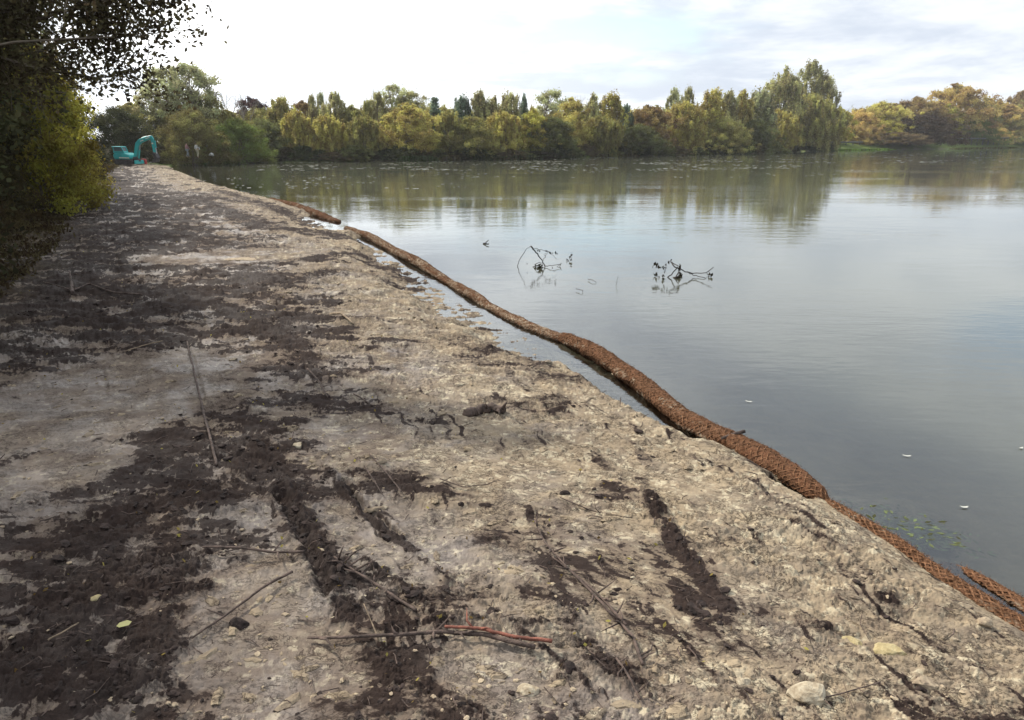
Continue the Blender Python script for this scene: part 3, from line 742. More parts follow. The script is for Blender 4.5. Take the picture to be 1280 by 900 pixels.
# ------------------------------------------------------------------ the wood on the left
NEARW = [ # x, y, height, width, kind, colour, label
 (-15.5, 15.5, 10, 7.5, 'wood', (.06, .065, .03), 'dark tree at the left edge of the photo, nearest of the left wood'),
 (-17.5, 20, 10, 8, 'wood', (.05, .045, .02), 'dark brown-green tree second from the near end of the left wood'),
 (-20, 25, 11, 8, 'wood', (.06, .065, .03), 'tall dark tree in the middle of the left wood'),
 (-22.2, 32, 8, 6.5, 'wood', (.12, .11, .045), 'olive tree in the left wood, behind the yellow-green shrub'),
 (-26, 36, 12, 8, 'wood', (.10, .075, .04), 'tall brown tree deeper in the left wood'),
 (-30, 44, 8.5, 7, 'wood', (.12, .11, .045), 'olive tree toward the far end of the left wood'),
 (-34.5, 52, 10, 8, 'wood', (.07, .06, .025), 'brown-olive tree near the far end of the left wood'),
 (-41, 62, 9.5, 8, 'wood', (.06, .065, .03), 'dark tree left of the excavator'),
 (-47, 72, 11, 9, 'wood', (.10, .075, .04), 'brown tree behind and left of the excavator'),
 (-27, 18, 14, 9, 'wood', (.06, .065, .03), 'tall dark tree inside the left wood, at the photo edge'),
 (-34, 27, 14, 10, 'wood', (.06, .065, .03), 'tall dark tree far inside the left wood'),
 (-41, 40, 15, 10, 'wood', (.12, .11, .045), 'tall olive tree far inside the left wood'),
 (-48, 56, 15, 11, 'wood', (.10, .075, .04), 'tall brown tree far inside the left wood'),
]
for i, (x, y, h_, w_, kind, col, lab) in enumerate(NEARW):
    plant_tree('woodland_tree', (kind, 11 + i % 3, dict(leaf=.17, per=260, nc=120)), (x, y, .5), h_, w_, col, lab, 'tree', 'trees of the left wood')
SHR = [
 (-16.6, 26.5, 5.6, 4.6, (.25, .215, .045), 'bright yellow-green shrub hanging out of the left wood'),
 (-14.2, 16.5, 2.4, 4.2, (.10, .075, .04), 'brown bramble shrub at the left edge of the photo'),
 (-15.8, 20.6, 2.2, 3.8, (.09, .065, .03), 'brown twiggy shrub below the dark trees of the left wood'),
 (-17.2, 23.5, 3.0, 3.6, (.08, .06, .03), 'brown shrub below the yellow-green shrub'),
 (-19.6, 31.0, 3.0, 3.8, (.12, .11, .045), 'olive shrub right of the yellow-green shrub'),
 (-22.0, 36.0, 3.8, 3.6, (.26, .20, .05), 'yellow-leaved sapling shrub toward the excavator'),
 (-27.4, 43.0, 2.8, 4.2, (.12, .11, .045), 'olive shrub at the wood edge toward the excavator'),
 (-33.0, 51.0, 3.2, 5.0, (.10, .075, .04), 'brown shrub at the wood edge, last but one before the excavator'),
 (-39.0, 61.0, 3.0, 5.5, (.12, .11, .045), 'olive shrub at the wood edge just left of the excavator'),
 (-44.0, 84.0, 6.0, 9.0, (.06, .065, .03), 'dark green shrub behind the excavator cab'),
 (-37.0, 87.0, 6.0, 8.0, (.20, .18, .07), 'olive-brown shrub behind the excavator boom'),
 (-41.0, 95.0, 7.0, 10.0, (.12, .11, .045), 'olive shrub far behind the excavator body'), (-33.5, 92.0, 5.0, 8.0, GR, 'green shrub between the excavator bucket and the walkers'), (-49.0, 80.0, 7.0, 8.0, (.06, .065, .03), 'dark shrub left of and behind the excavator'),
]
for i, (x, y, h_, w_, col, lab) in enumerate(SHR):
    plant_tree('woodland_shrub', ('bush', 21 + i % 3, dict(leaf=.21, per=260, nc=85)), (x, y, .2), h_, w_, col, lab, 'shrub', 'shrubs along the edge of the left wood')

# near tree whose boughs hang over the top left corner
def overhang_tree():
    base = Vector((-9.6, 9.6, .45))
    e = empty('overhanging_tree', base, 'dark tree overhanging the top left corner with fine leafy sprays', 'tree')
    g = np.random.default_rng(5); mb = MB(); B = np.array(base)
    tr = limb(mb, (0, 0, -.3), (.3, .3, 8.2), .22, .06, 1, 9, .03, 10)
    cents = []; tips = []
    def bough(target, r0, seed, nsub=14, sub=.9, lpt=60):
        t = np.array(target) - B; st = tr[int(np.argmin(abs(tr[:, 2] - (t[2] - .6))))]
        p = limb(mb, st, t, r0, .008, seed, 5, .05, 10)
        gg = np.random.default_rng(seed)
        for s in range(nsub):
            a = p[int(gg.integers(3, 10))]; dr = gg.normal(size=3) * .5 + (t - st) / np.linalg.norm(t - st) * .6; dr[2] -= .25; dr /= np.linalg.norm(dr)
            b_ = a + dr * sub * (.4 + .8 * gg.random()); q = limb(mb, a, b_, .008, .003, seed * 50 + s, 3, .1, 7)
            for k in range(lpt):
                u = q[int(gg.integers(0, 7))]; cents.append(u + gg.normal(size=3) * np.array([.13, .13, .10]))
    # sprays seen against the sky
    for i, (px, py, Y) in enumerate([(188, 8, 9.0), (176, 45, 9.0), (162, 92, 9.2), (140, 66, 9.3), (196, -18, 8.8), (150, 25, 9.4), (120, 45, 9.6), (110, 8, 9.4), (185, -30, 9), (90, -20, 9.4), (60, -40, 9.0), (130, -50, 9.4), (30, -10, 9.2)]):
        bough(tuple(AT(px, py, Y)), .03, 100 + i, 22, .60, 75)
    nspray = len(cents)
    # main crown mass
    n = 130; t = g.random(n); an = g.random(n) * 6.28; ra = np.sqrt(g.random(n)) * (2.6 * np.sqrt(np.clip(1 - (1.5 * t - .7) ** 2, .1, 1)))
    cl = np.stack([np.cos(an) * ra + .1, np.sin(an) * ra, 2.6 + 5.4 * t], -1)
    idx = np.repeat(np.arange(n), 150); q = g.normal(size=(len(idx), 3)); q /= np.linalg.norm(q, axis=1, keepdims=True); q *= (g.random(len(idx)) ** .5)[:, None] * .8
    allc = np.vstack([np.array(cents), cl[idx] + q])
    v, f = leaf_cloud(allc, .062, 3); me = mesh_np('crown', v, f); fattr(me, 'var', np.repeat(g.random(len(allc)), 4)); me.materials.append(M_leaf)
    c = put('crown', me, None, e); c.color = (.075, .062, .035, 1)
    V = np.vstack(mb.v); ok = [q for q in np.vstack(mb.f)]
    tm = mesh_np('trunk', V, np.array(ok), True); tm.materials.append(M_bark); put('trunk', tm, None, e)
overhang_tree()
# a tree behind the viewer's left whose shade falls on the near left bank
plant_tree('woodland_tree', ('wood', 11, dict(leaf=.17, per=260, nc=120)), (-12.2, 12.9, .4), 9.0, 6.0, (.06, .06, .03), 'dark tree at the very left edge of the photo behind the overhanging tree', 'tree', 'trees of the left wood')
plant_tree('woodland_tree', ('wood', 12, dict(leaf=.17, per=260, nc=120)), (-9.7, 6.1, .4), 8.5, 6.0, (.06, .06, .03), 'dark tree beyond the left edge of the photo beside the viewer', 'tree', 'trees of the left wood')

# ------------------------------------------------------------------ undergrowth at the foot of the wood (stuff)
def undergrowth():
    g = np.random.default_rng(9); n = 60000
    t = g.random(n) ** 1.4; W = np.array(WOOD[::-1]); seg = np.linspace(0, 1, len(W))
    # arc positions along the wood's edge from the viewer outwards
    Wy = 4 + t * 76; Wx = np.interp(Wy, W[:, 1], W[:, 0]); off = g.random(n) ** 1.2 * 5.0 - .9
    x = Wx - off; y = Wy + g.normal(size=n) * .4
    keep = fbm(x * .7, y * .7, 55, 3) + .3 * g.random(n) > (-.1 + np.where(off < .2, .25, 0))
    x, y = x[keep], y[keep]; n = len(x); z = terrain(x, y)[0]
    ln = .06 + .18 * g.random(n) ** 2 + .25 * sstep(.8, 2.5, off[keep]); an = g.random(n) * 6.28; lean = .3 + .9 * g.random(n)
    b = np.stack([x, y, z - .02], -1); tip = b + np.stack([np.cos(an) * lean * ln, np.sin(an) * lean * ln, ln], -1)
    w = np.stack([-np.sin(an), np.cos(an), an * 0], -1) * (.006 + .012 * g.random(n))[:, None] * (1 + y / 18)[:, None]
    mid = (b + tip) / 2 + np.array([0, 0, 1]) * (ln * .15)[:, None]
    v = np.stack([b - w * .6, b + w * .6, mid + w, tip, mid - w], 1).reshape(-1, 3)
    i0 = np.arange(n)[:, None] * 5
    f = np.vstack([i0 + np.array([[0, 1, 2, 4]]), ]); f2 = i0 + np.array([[4, 2, 3, 3]])
    # leaves lying about
    m = 26000; yy = 4 + g.random(m) ** 1.5 * 70; xx = np.interp(yy, W[:, 1], W[:, 0]) + 1.0 - g.random(m) ** 1.3 * 6; zz = terrain(xx, yy)[0] + .015 + .05 * g.random(m)
    lv, lf = leaf_cloud(np.stack([xx, yy, zz], -1), .085, 4)
    V = np.vstack([v, lv]); FQ = np.vstack([f, lf + len(v)])
    me = mesh_np('undergrowth', V, FQ)
    fattr(me, 'var', np.concatenate([np.repeat(g.random(n), 5), np.repeat(g.random(m), 4)])); me.materials.append(M_leaf)
    o = put('undergrowth', me); o.color = (.060, .044, .024, 1); tag(o, 'brown dead grass, brambles and fallen leaves along the foot of the left wood', 'undergrowth', kind='stuff')
undergrowth()

# ------------------------------------------------------------------ reeds and bank grass
def reeds(px0, px1, d0, hm, n, col, lab, seed):
    g = np.random.default_rng(seed); px = px0 + (px1 - px0) * g.random(n)
    Y = np.array([shore_dist_at(p) for p in px]) + d0 * (g.random(n) - .75); x = (px - 640) / F * Y / CP * 1.0
    x = np.array([P(p, 190, 0).x / P(p, 190, 0).y * yy for p, yy in zip(px, Y)])
    edge = np.minimum(1, np.minimum(px - px0, px1 - px) / ((px1 - px0) * .2) + .35)
    ln = hm * (.6 + .5 * g.random(n)) * edge; an = g.random(n) * 6.28; w = np.stack([np.cos(an), np.sin(an), an * 0], -1) * .05 * (Y / 110)[:, None]
    b = np.stack([x, Y, np.full(n, -.05)], -1); lean = g.normal(size=(n, 3)) * .12; lean[:, 2] = 1
    t = b + lean * ln[:, None]; m_ = b + lean * ln[:, None] * .55
    v = np.stack([b - w, b + w, m_ + w, t, m_ - w], 1).reshape(-1, 3); i0 = np.arange(n)[:, None] * 5
    me = mesh_np('reed_bed', v, i0 + np.array([[0, 1, 2, 4]])); 
    me2v = np.vstack([v]); fq = np.vstack([i0 + np.array([[0, 1, 2, 4]])])
    import bmesh
    fattr(me, 'var', np.repeat(g.random(n), 5)); me.materials.append(M_leaf)
    o = put('reed_bed', me); o.color = (*col, 1); tag(o, lab, 'reeds', 'reed beds on the far bank', 'stuff')
reeds(496, 548, 3, 1.3, 2600, (.06, .085, .03), 'green reed bed at the water edge below the broad yellow-olive tree', 1)
reeds(628, 720, 2, 1.2, 3200, (.065, .075, .03), 'long reed bed at the water edge right of the lake centre', 2)
reeds(838, 892, 3, 1.5, 2600, (.10, .10, .03), 'yellow-green reed bed below the two pale feathery trees', 3)
reeds(552, 575, 2, 1.4, 900, (.11, .085, .045), 'thin brown reed bed left of the lake centre', 4)
reeds(745, 800, 1.5, .9, 1600, (.09, .07, .035), 'brown reed fringe below the double-topped willow', 5)
reeds(1022, 1120, 5, .7, 4200, (.16, .24, .04), 'bright green grassy bank edge below the left guard rail', 6)
reeds(1186, 1300, 5, .8, 5000, (.13, .13, .04), 'yellow-green grassy bank edge below the right guard rail', 7)
reeds(228, 292, 3, .5, 2500, (.10, .14, .03), 'short green grass on the bank in front of the walkers', 8)

# guard rails
M_rail = simple('grey_rail', (.07, .075, .075), .6)
def rail(px0, px1, y0, y1, back, lab):
    Ya = shore_dist_at(px0) + back; Yb = shore_dist_at(px1) + back
    a = AT(px0, y0, Ya); b = AT(px1, y1, Yb)
    e = empty('guard_rail', (a.x, a.y, a.z - 1.1), lab, 'rail', 'guard rails behind the far bank'); A0 = np.array(e.location)
    a = np.array(a) - A0; b = np.array(b) - A0
    MB().tube([a, (a + b) / 2, b], .21, 8).build('beam', M_rail, e)
    u = (b - a); n = max(3, int(np.linalg.norm(u) / 4))
    for i in range(n + 1):
        q = a + u * i / n; MB().box((q[0] - .12, q[1] + .24, q[2] - 2.4), (q[0] + .12, q[1] + .44, q[2] + .05)).build('post', M_rail, e)
rail(1021, 1084, 178, 177.5, 9, 'dark grey guard rail behind the bright green bank, left of the brown bush')
rail(1186, 1300, 173.5, 172, 9, 'grey guard rail behind the right bank, right of the brown bush')

# ------------------------------------------------------------------ floating leaves on the far water (stuff)
M_pad = simple('floating_leaf', (.20, .20, .14), .35, scale=3, spec=.6)
def pads():
    g = np.random.default_rng(4); V = []; Fc = []; k = 0
    def scatter(n, x0, x1, y0, y1, s):
        nonlocal k
        for _ in range(n):
            px = random.uniform(x0, x1); py = y0 + (y1 - y0) * random.random() ** 1.3
            c = P(px, py, .012)
            if not inside(np.array([c.x]), np.array([c.y]), lake)[0]: continue
            if fbm(np.array([c.x * .12]), np.array([c.y * .10]), 3, 3)[0] < -.02 + .1 * random.random(): continue
            r = s * random.uniform(.4, 1.0); m = 7; a0 = random.random() * 6
            V.extend([(c.x + r * math.cos(a0 + i * 6.28 / m) * random.uniform(.8, 1.1), c.y + r * math.sin(a0 + i * 6.28 / m) * random.uniform(.8, 1.1), .010 + .012 * random.random()) for i in range(m)])
            Fc.append(list(range(k, k + m))); k += m
    scatter(1100, 300, 1000, 201, 213, .30); scatter(500, 640, 1000, 194, 206, .34); scatter(800, 960, 1280, 186, 204, .38); scatter(350, 240, 620, 204, 236, .16); scatter(260, 560, 1100, 206, 222, .2)
    me = bpy.data.meshes.new('floating_leaves'); me.from_pydata(V, [], Fc); me.update()
    tag(put('floating_leaves', me, M_pad), 'pale lily leaves and scum scattered over the water under the far bank', 'floating leaves', kind='stuff')
pads()

# ------------------------------------------------------------------ coir rolls
M_coir, nt, b = new_mat('coir')
tc = N(nt, 'ShaderNodeTexCoord'); o = tc.outputs['Object']
n1 = noise_n(nt, o, 3.0, 5, .6, .3); n2 = noise_n(nt, map_n(nt, o, scale=(1, 1, 1)), 90, 4, .7); n3 = noise_n(nt, o, 9, 5, .65, .2)
c = mix_n(nt, ramp_n(nt, n2, (.3, .7)), (.055, .027, .015), (.160, .085, .047))
c = mix_n(nt, ramp_n(nt, n1, (.35, .65, 0, .6)), c, (.14, .060, .030))
at = N(nt, 'ShaderNodeAttribute'); at.attribute_name = 'mud'
mf = ramp_n(nt, math_n(nt, 'ADD', math_n(nt, 'MULTIPLY', n3, 1.0), at.outputs['Fac']), (.62, .82))
c = mix_n(nt, mf, c, mix_n(nt, n2, (.16, .12, .085), (.36, .29, .21)))
L(nt, c, b.inputs['Base Color']); b.inputs['Roughness'].default_value = .95; b.inputs['Specular IOR Level'].default_value = .15
bp = N(nt, 'ShaderNodeBump'); bp.inputs['Strength'].default_value = .9; bp.inputs['Distance'].default_value = .012
L(nt, math_n(nt, 'ADD', n2, math_n(nt, 'MULTIPLY', n3, .8)), bp.inputs['Height']); L(nt, bp.outputs[0], b.inputs['Normal'])
M_net = simple('coir_net', (.135, .070, .038), .95, scale=40, var=.5, spec=.1)
def resample(pts, n):
    pts = np.asarray(pts, float); s = np.concatenate([[0], np.cumsum(np.linalg.norm(np.diff(pts, axis=0), axis=1))]); u = np.linspace(0, s[-1], n)
    # smooth by fine interpolation then box filter
    q = np.stack([np.interp(u, s, pts[:, k]) for k in range(pts.shape[1])], -1)
    kk = max(1, n // 24); ker = np.ones(2 * kk + 1) / (2 * kk + 1)
    q2 = np.stack([np.convolve(np.pad(q[:, k], kk, mode='reflect', reflect_type='odd'), ker, 'valid') for k in range(q.shape[1])], -1)
    return q2, s[-1]
def coir(pxs, rad, zc, label, seed, mud=0.0, net=True, sink=None, fuzz=3000):
    """pxs photo polyline; rad list of radii along; zc list of axis heights"""
    w = [P(a, b_, .03) for a, b_ in pxs]
    ctl = np.array([[p.x, p.y, z, r] for p, z, r in zip(w, zc, rad)])
    Ln = sum(math.dist(ctl[i][:2], ctl[i + 1][:2]) for i in range(len(ctl) - 1)); n = int(Ln / .022) + 8
    q, Ln = resample(ctl, n); k = 40
    o0 = np.array([q[0, 0], q[0, 1], 0]); 
    e = empty('coir_roll', o0, label, 'coir roll', 'coir rolls laid along the water edge')
    C_ = q[:, :3] - o0; rad_ = q[:, 3]
    tg = np.gradient(C_, axis=0); tg /= np.linalg.norm(tg, axis=1, keepdims=True); up = np.array([0, 0, 1.0]); a = np.cross(tg, up); a /= np.linalg.norm(a, axis=1, keepdims=True); b_ = np.cross(a, tg)
    sarc = np.linspace(0, Ln, n)
    def surf(si, th, lift=0.0):
        i = np.clip(si / Ln * (n - 1), 0, n - 1.001); i0 = i.astype(int); fr = (i - i0)[..., None]
        c = C_[i0] * (1 - fr) + C_[i0 + 1] * fr; A_ = a[i0]; B_ = b_[i0]; r = rad_[i0] * (1 - fr[..., 0]) + rad_[i0 + 1] * fr[..., 0]
        bulge = 1 + .26 * fbm(si * 1.6 + seed * 9, np.sin(th) * .8 + th * 0, seed, 3) + .20 * fbm(si * 5, np.cos(th) * 2.2 + seed, seed + 3, 3) + .05 * fbm(si * 22, th * 3, seed + 4, 2)
        endt = np.sqrt(np.clip(np.minimum(si, Ln - si) / .12, 0.02, 1)); r = r * bulge * endt + lift
        fl = np.where(np.sin(th) < 0, 1.0, .88)
        return c + A_ * (np.cos(th) * r * 1.12)[..., None] + B_ * (np.sin(th) * r * fl)[..., None]
    S, T = np.meshgrid(sarc, np.arange(k) * 2 * np.pi / k, indexing='ij')
    V = surf(S, T).reshape(-1, 3); V = V + 0.006 * np.random.default_rng(seed).normal(size=V.shape)
    i = np.arange(n - 1)[:, None] * k; j = np.arange(k)[None]; j2 = (j + 1) % k
    f = np.stack([i + j, i + j2, i + k + j2, i + k + j], -1).reshape(-1, 4)
    me = mesh_np('fibre_body', V, f, True)
    fattr(me, 'mud', (mud + .55 * fbm(S * 1.4, np.sin(T) + seed, seed + 8, 4) - .10 * np.sin(T)).ravel()); me.materials.append(M_coir)
    put('fibre_body', me, None, e)
    if net:
        mb = MB(); turns = Ln / .42; m = int(Ln / .02)
        for s in range(9):
            for sg in (1, -1):
                si = np.linspace(0, Ln, m); tt = sg * (si / .42 * 2 * np.pi * .75) + s * 2 * np.pi / 9
                p = surf(si, np.mod(tt, 2 * np.pi), .004); p = p[::2]
                mb.tube(p, .0055, 3, cap=False)
        V = np.vstack(mb.v); me = mesh_np('netting', V, np.vstack(mb.f)); me.materials.append(M_net); put('netting', me, None, e)
    g = np.random.default_rng(seed); si = g.random(fuzz) * Ln; tt = g.random(fuzz) * np.pi; p = surf(si, tt); d = g.normal(size=(fuzz, 3)); d[:, 2] = abs(d[:, 2]) * .7; d /= np.linalg.norm(d, axis=1, keepdims=True)
    ln = (.012 + .035 * g.random(fuzz) ** 2)[:, None]; wv = g.normal(size=(fuzz, 3)); wv /= np.linalg.norm(wv, axis=1, keepdims=True); wv *= .0016 * max(1, np.hypot(*w[len(w) // 2].xy) / 6)
    v = np.stack([p - wv, p + wv, p + d * ln + wv * .5, p + d * ln - wv * .5], 1).reshape(-1, 3); me = mesh_np('loose_fibre', v, np.arange(fuzz * 4).reshape(-1, 4)); me.materials.append(M_net); put('loose_fibre', me, None, e)
coir([(700, 421), (740, 440), (800, 480), (850, 521), (900, 549), (960, 580), (1010, 608), (1034, 624)], [.085, .118, .105, .10, .115, .11, .09, .07], [.035, .05, .04, .035, .045, .045, .02, .0],
     'thick rust-brown coir roll with visible netting, middle of the water edge', 1, mud=.08, fuzz=9000)
coir([(1030, 622), (1060, 642), (1120, 678), (1180, 722), (1280, 784), (1400, 862)], [.030, .042, .050, .054, .058, .060], [.01, .02, .02, .015, .015, .015],
     'thin rust-brown coir roll at the bottom right, partly buried in clay', 2, mud=.10, fuzz=7000)
coir([(432, 285), (465, 298), (490, 312), (525, 331), (560, 351), (590, 369), (620, 387), (650, 402), (680, 415), (706, 424)], [.08, .12, .10, .12, .08, .10, .07, .09, .06, .08], [.03, .06, .03, .06, .0, .04, -.01, .03, .0, .02],
     'muddy brown coir roll beside the pale puddles, farther along the bank', 3, mud=.36, fuzz=5000)
coir([(338, 250), (365, 257), (392, 267), (424, 277)], [.12, .16, .17, .10], [.03, .05, .05, .0], 'short brown coir roll at the far end of the row', 4, mud=.15, fuzz=1500)
coir([(1180, 690), (1215, 712), (1250, 733), (1290, 757), (1390, 815)], [.03, .045, .05, .05, .05], [-.06, -.03, -.015, -.01, -.01], 'narrow half-sunken coir roll lying in the water at the bottom right', 5, mud=.0, fuzz=1500)

# ------------------------------------------------------------------ excavator
M_teal = simple('teal_paint', (.010, .300, .290), .45, scale=2, var=.15, spec=.5)
M_glass = simple('cab_glass', (.09, .12, .13), .15, var=.1)
M_dark = simple('dark_steel', (.035, .030, .030), .7, var=.4)
M_pale = simple('pale_paint', (.55, .55, .48), .6, var=.1)
M_rub = simple('track_rubber', (.030, .026, .024), .9, var=.4, bump=.6)
M_red = simple('red_paint', (.35, .035, .03), .6, var=.2)
M_steel = simple('cylinder_steel', (.45, .45, .45), .3, metal=.8)
def excavator():
    Y = 76.0; sc_ = Y / F
    org = AT(173, 205.5, Y); gz = hgt(org.x, org.y)
    e = empty('excavator', (org.x, Y, org.z), 'turquoise excavator with bent boom working at the far end of the bank', 'excavator', rz=0)
    def q(px, py): return ((px - 173) * sc_, (205.5 - py) * sc_)
    # tracks
    def track(y0):
        o_ = [q(150, 204), q(152, 205.5), q(169, 205.5), q(171.5, 204), q(171.5, 201.5), q(169, 200), q(152, 200), q(150, 201.5)]
        t = prism_obj('track', o_, y0, y0 + .42, M_rub, e, .05)
        for i in range(4):
            c = q(153.5 + i * 4.9, 202.9); MB().tube([(c[0], y0 - .03, c[1]), (c[0], y0 + .45, c[1])], .17, 12).build('track_wheel', M_dark, t)
    track(-.95); track(.50)
    b1 = [q(149.5, 198), q(149, 194.5), q(151, 192), q(163, 192), q(168, 194.3), q(169.5, 198), q(168, 199.5), q(151, 199.5)]
    body = prism_obj('engine_body', b1, -.85, .85, M_teal, e, .08)
    prism_obj('stripe', [q(156, 198), q(156.5, 196.8), q(168, 197.2), q(168.4, 198.4)], -.875, -.84, M_pale, body, .0)
    prism_obj('turntable', [q(155, 200.2), q(155, 199.2), q(166, 199.2), q(166, 200.2)], -.5, .5, M_dark, e, .02)
    # cab: posts, roof, panes
    cab = prism_obj('cab', [q(150, 192.2), q(150, 190), q(162.3, 190), q(163, 192.2)], -.84, .1, M_teal, e, .03)
    prism_obj('cab_roof', [q(148.8, 185.6), q(149.2, 184.4), q(160.2, 184.6), q(161, 185.6)], -.88, .14, M_teal, cab, .04)
    for (xa, xb) in ((150, 150.9), (160.1, 162.2)):
        for yy in (-.84, .02):
            v = [(q(xa, 190)[0], yy), ]
            prism_obj('cab_post', [q(xb - .45, 190.2), q(xb + .45, 190.2), q(xa + (.9 if xa < 155 else .45), 185.4), q(xa - .1 if xa < 155 else xa - .45, 185.4)], yy, yy + .08, M_teal, cab, 0)
    prism_obj('cab_window', [q(151, 190.1), q(151, 185.5), q(160, 185.5), q(161.5, 190.1)], -.80, .05, M_glass, cab, 0)
    MB().tube([(q(165, 192)[0], .4, q(165, 192)[1]), (q(165, 188.5)[0], .4, q(165, 188.5)[1])], .06, 8).build('exhaust', M_dark, e)
    # boom
    bo = [q(168.8, 198.5), q(171, 199.2), q(173, 195.5), q(176.5, 185.5), q(180.5, 180.8), q(192.5, 176), q(194, 173.4), q(192, 172.6), q(178.5, 176.2), q(173.8, 180.6), q(171.6, 188)]
    boom = prism_obj('boom', bo, -.16, .16, M_teal, e, .03)
    prism_obj('boom_marking', [q(179.8, 179.2), q(180.4, 178.2), q(183.8, 176.9), q(184.2, 178)], -.175, -.155, M_pale, boom, 0)
    prism_obj('boom_stripe', [q(186.5, 176.4), q(187, 175.4), q(191.6, 173.9), q(191.7, 174.7)], -.175, -.155, M_pale, boom, 0)
    arm = prism_obj('arm', [q(191.6, 173.6), q(193.8, 172.3), q(195.6, 176), q(195.6, 191.5), q(193.6, 192), q(192.8, 180)], -.13, .13, M_teal, e, .02)
    prism_obj('arm_marking', [q(193.3, 182), q(193.3, 180.4), q(195.1, 180.4), q(195.1, 182)], -.145, -.125, M_pale, arm, 0)
    bk = prism_obj('bucket', [q(194, 191), q(196.6, 192.5), q(198.4, 197.5), q(196.5, 202.5), q(191.5, 203.6), q(191, 202.4), q(194.4, 200), q(195, 196.5), q(193.4, 193)], -.38, .38, M_dark, e, .02)
    for k in range(4):
        y = -.32 + k * .21; p = q(191.2, 203); MB().box((p[0] - .22, y - .04, p[1] - .05), (p[0] + .05, y + .04, p[1] + .05)).build('tooth', M_steel, bk)
    def cyl(nm, a, b_, m=.5):
        a = np.array([q(*a)[0], .0, q(*a)[1]]); b_ = np.array([q(*b_)[0], .0, q(*b_)[1]]); c = a + (b_ - a) * .55
        o_ = MB().tube([a, c], .085, 10).build(nm, M_teal, e); MB().tube([c, b_], .045, 8).build('piston_rod', M_steel, o_)
    cyl('boom_cylinder', (174.5, 198.5), (179, 181)); cyl('arm_cylinder', (182, 175.2), (193, 172.2)); cyl('bucket_cylinder', (196.5, 178), (197, 193))
    prism_obj('slew_bracket', [q(168, 200), q(168, 196.5), q(174, 197), q(176, 202), q(172, 202)], -.22, .22, M_dark, e, .02)
    prism_obj('dozer_blade', [q(174.4, 204.8), q(174.2, 201), q(175.2, 200.4), q(176, 204.8)], -1.0, 1.0, M_teal, e, .02)
    # red jerry can beside it
    c = AT(180, 199, Y + 1); o_ = prism_obj('fuel_can', [(-.2, -.3), (.2, -.3), (.2, .14), (.09, .24), (-.2, .24)], -.2, .2, M_red, None, .04); o_.location = c; o_.location.z = hgt(c.x, c.y) + .45
    MB().tube([(.0, 0, .20), (.17, 0, .30)], .05, 8).build('spout', M_dark, o_)
    tag(o_, 'red fuel container on the spoil heap below the excavator boom', 'container')
excavator()

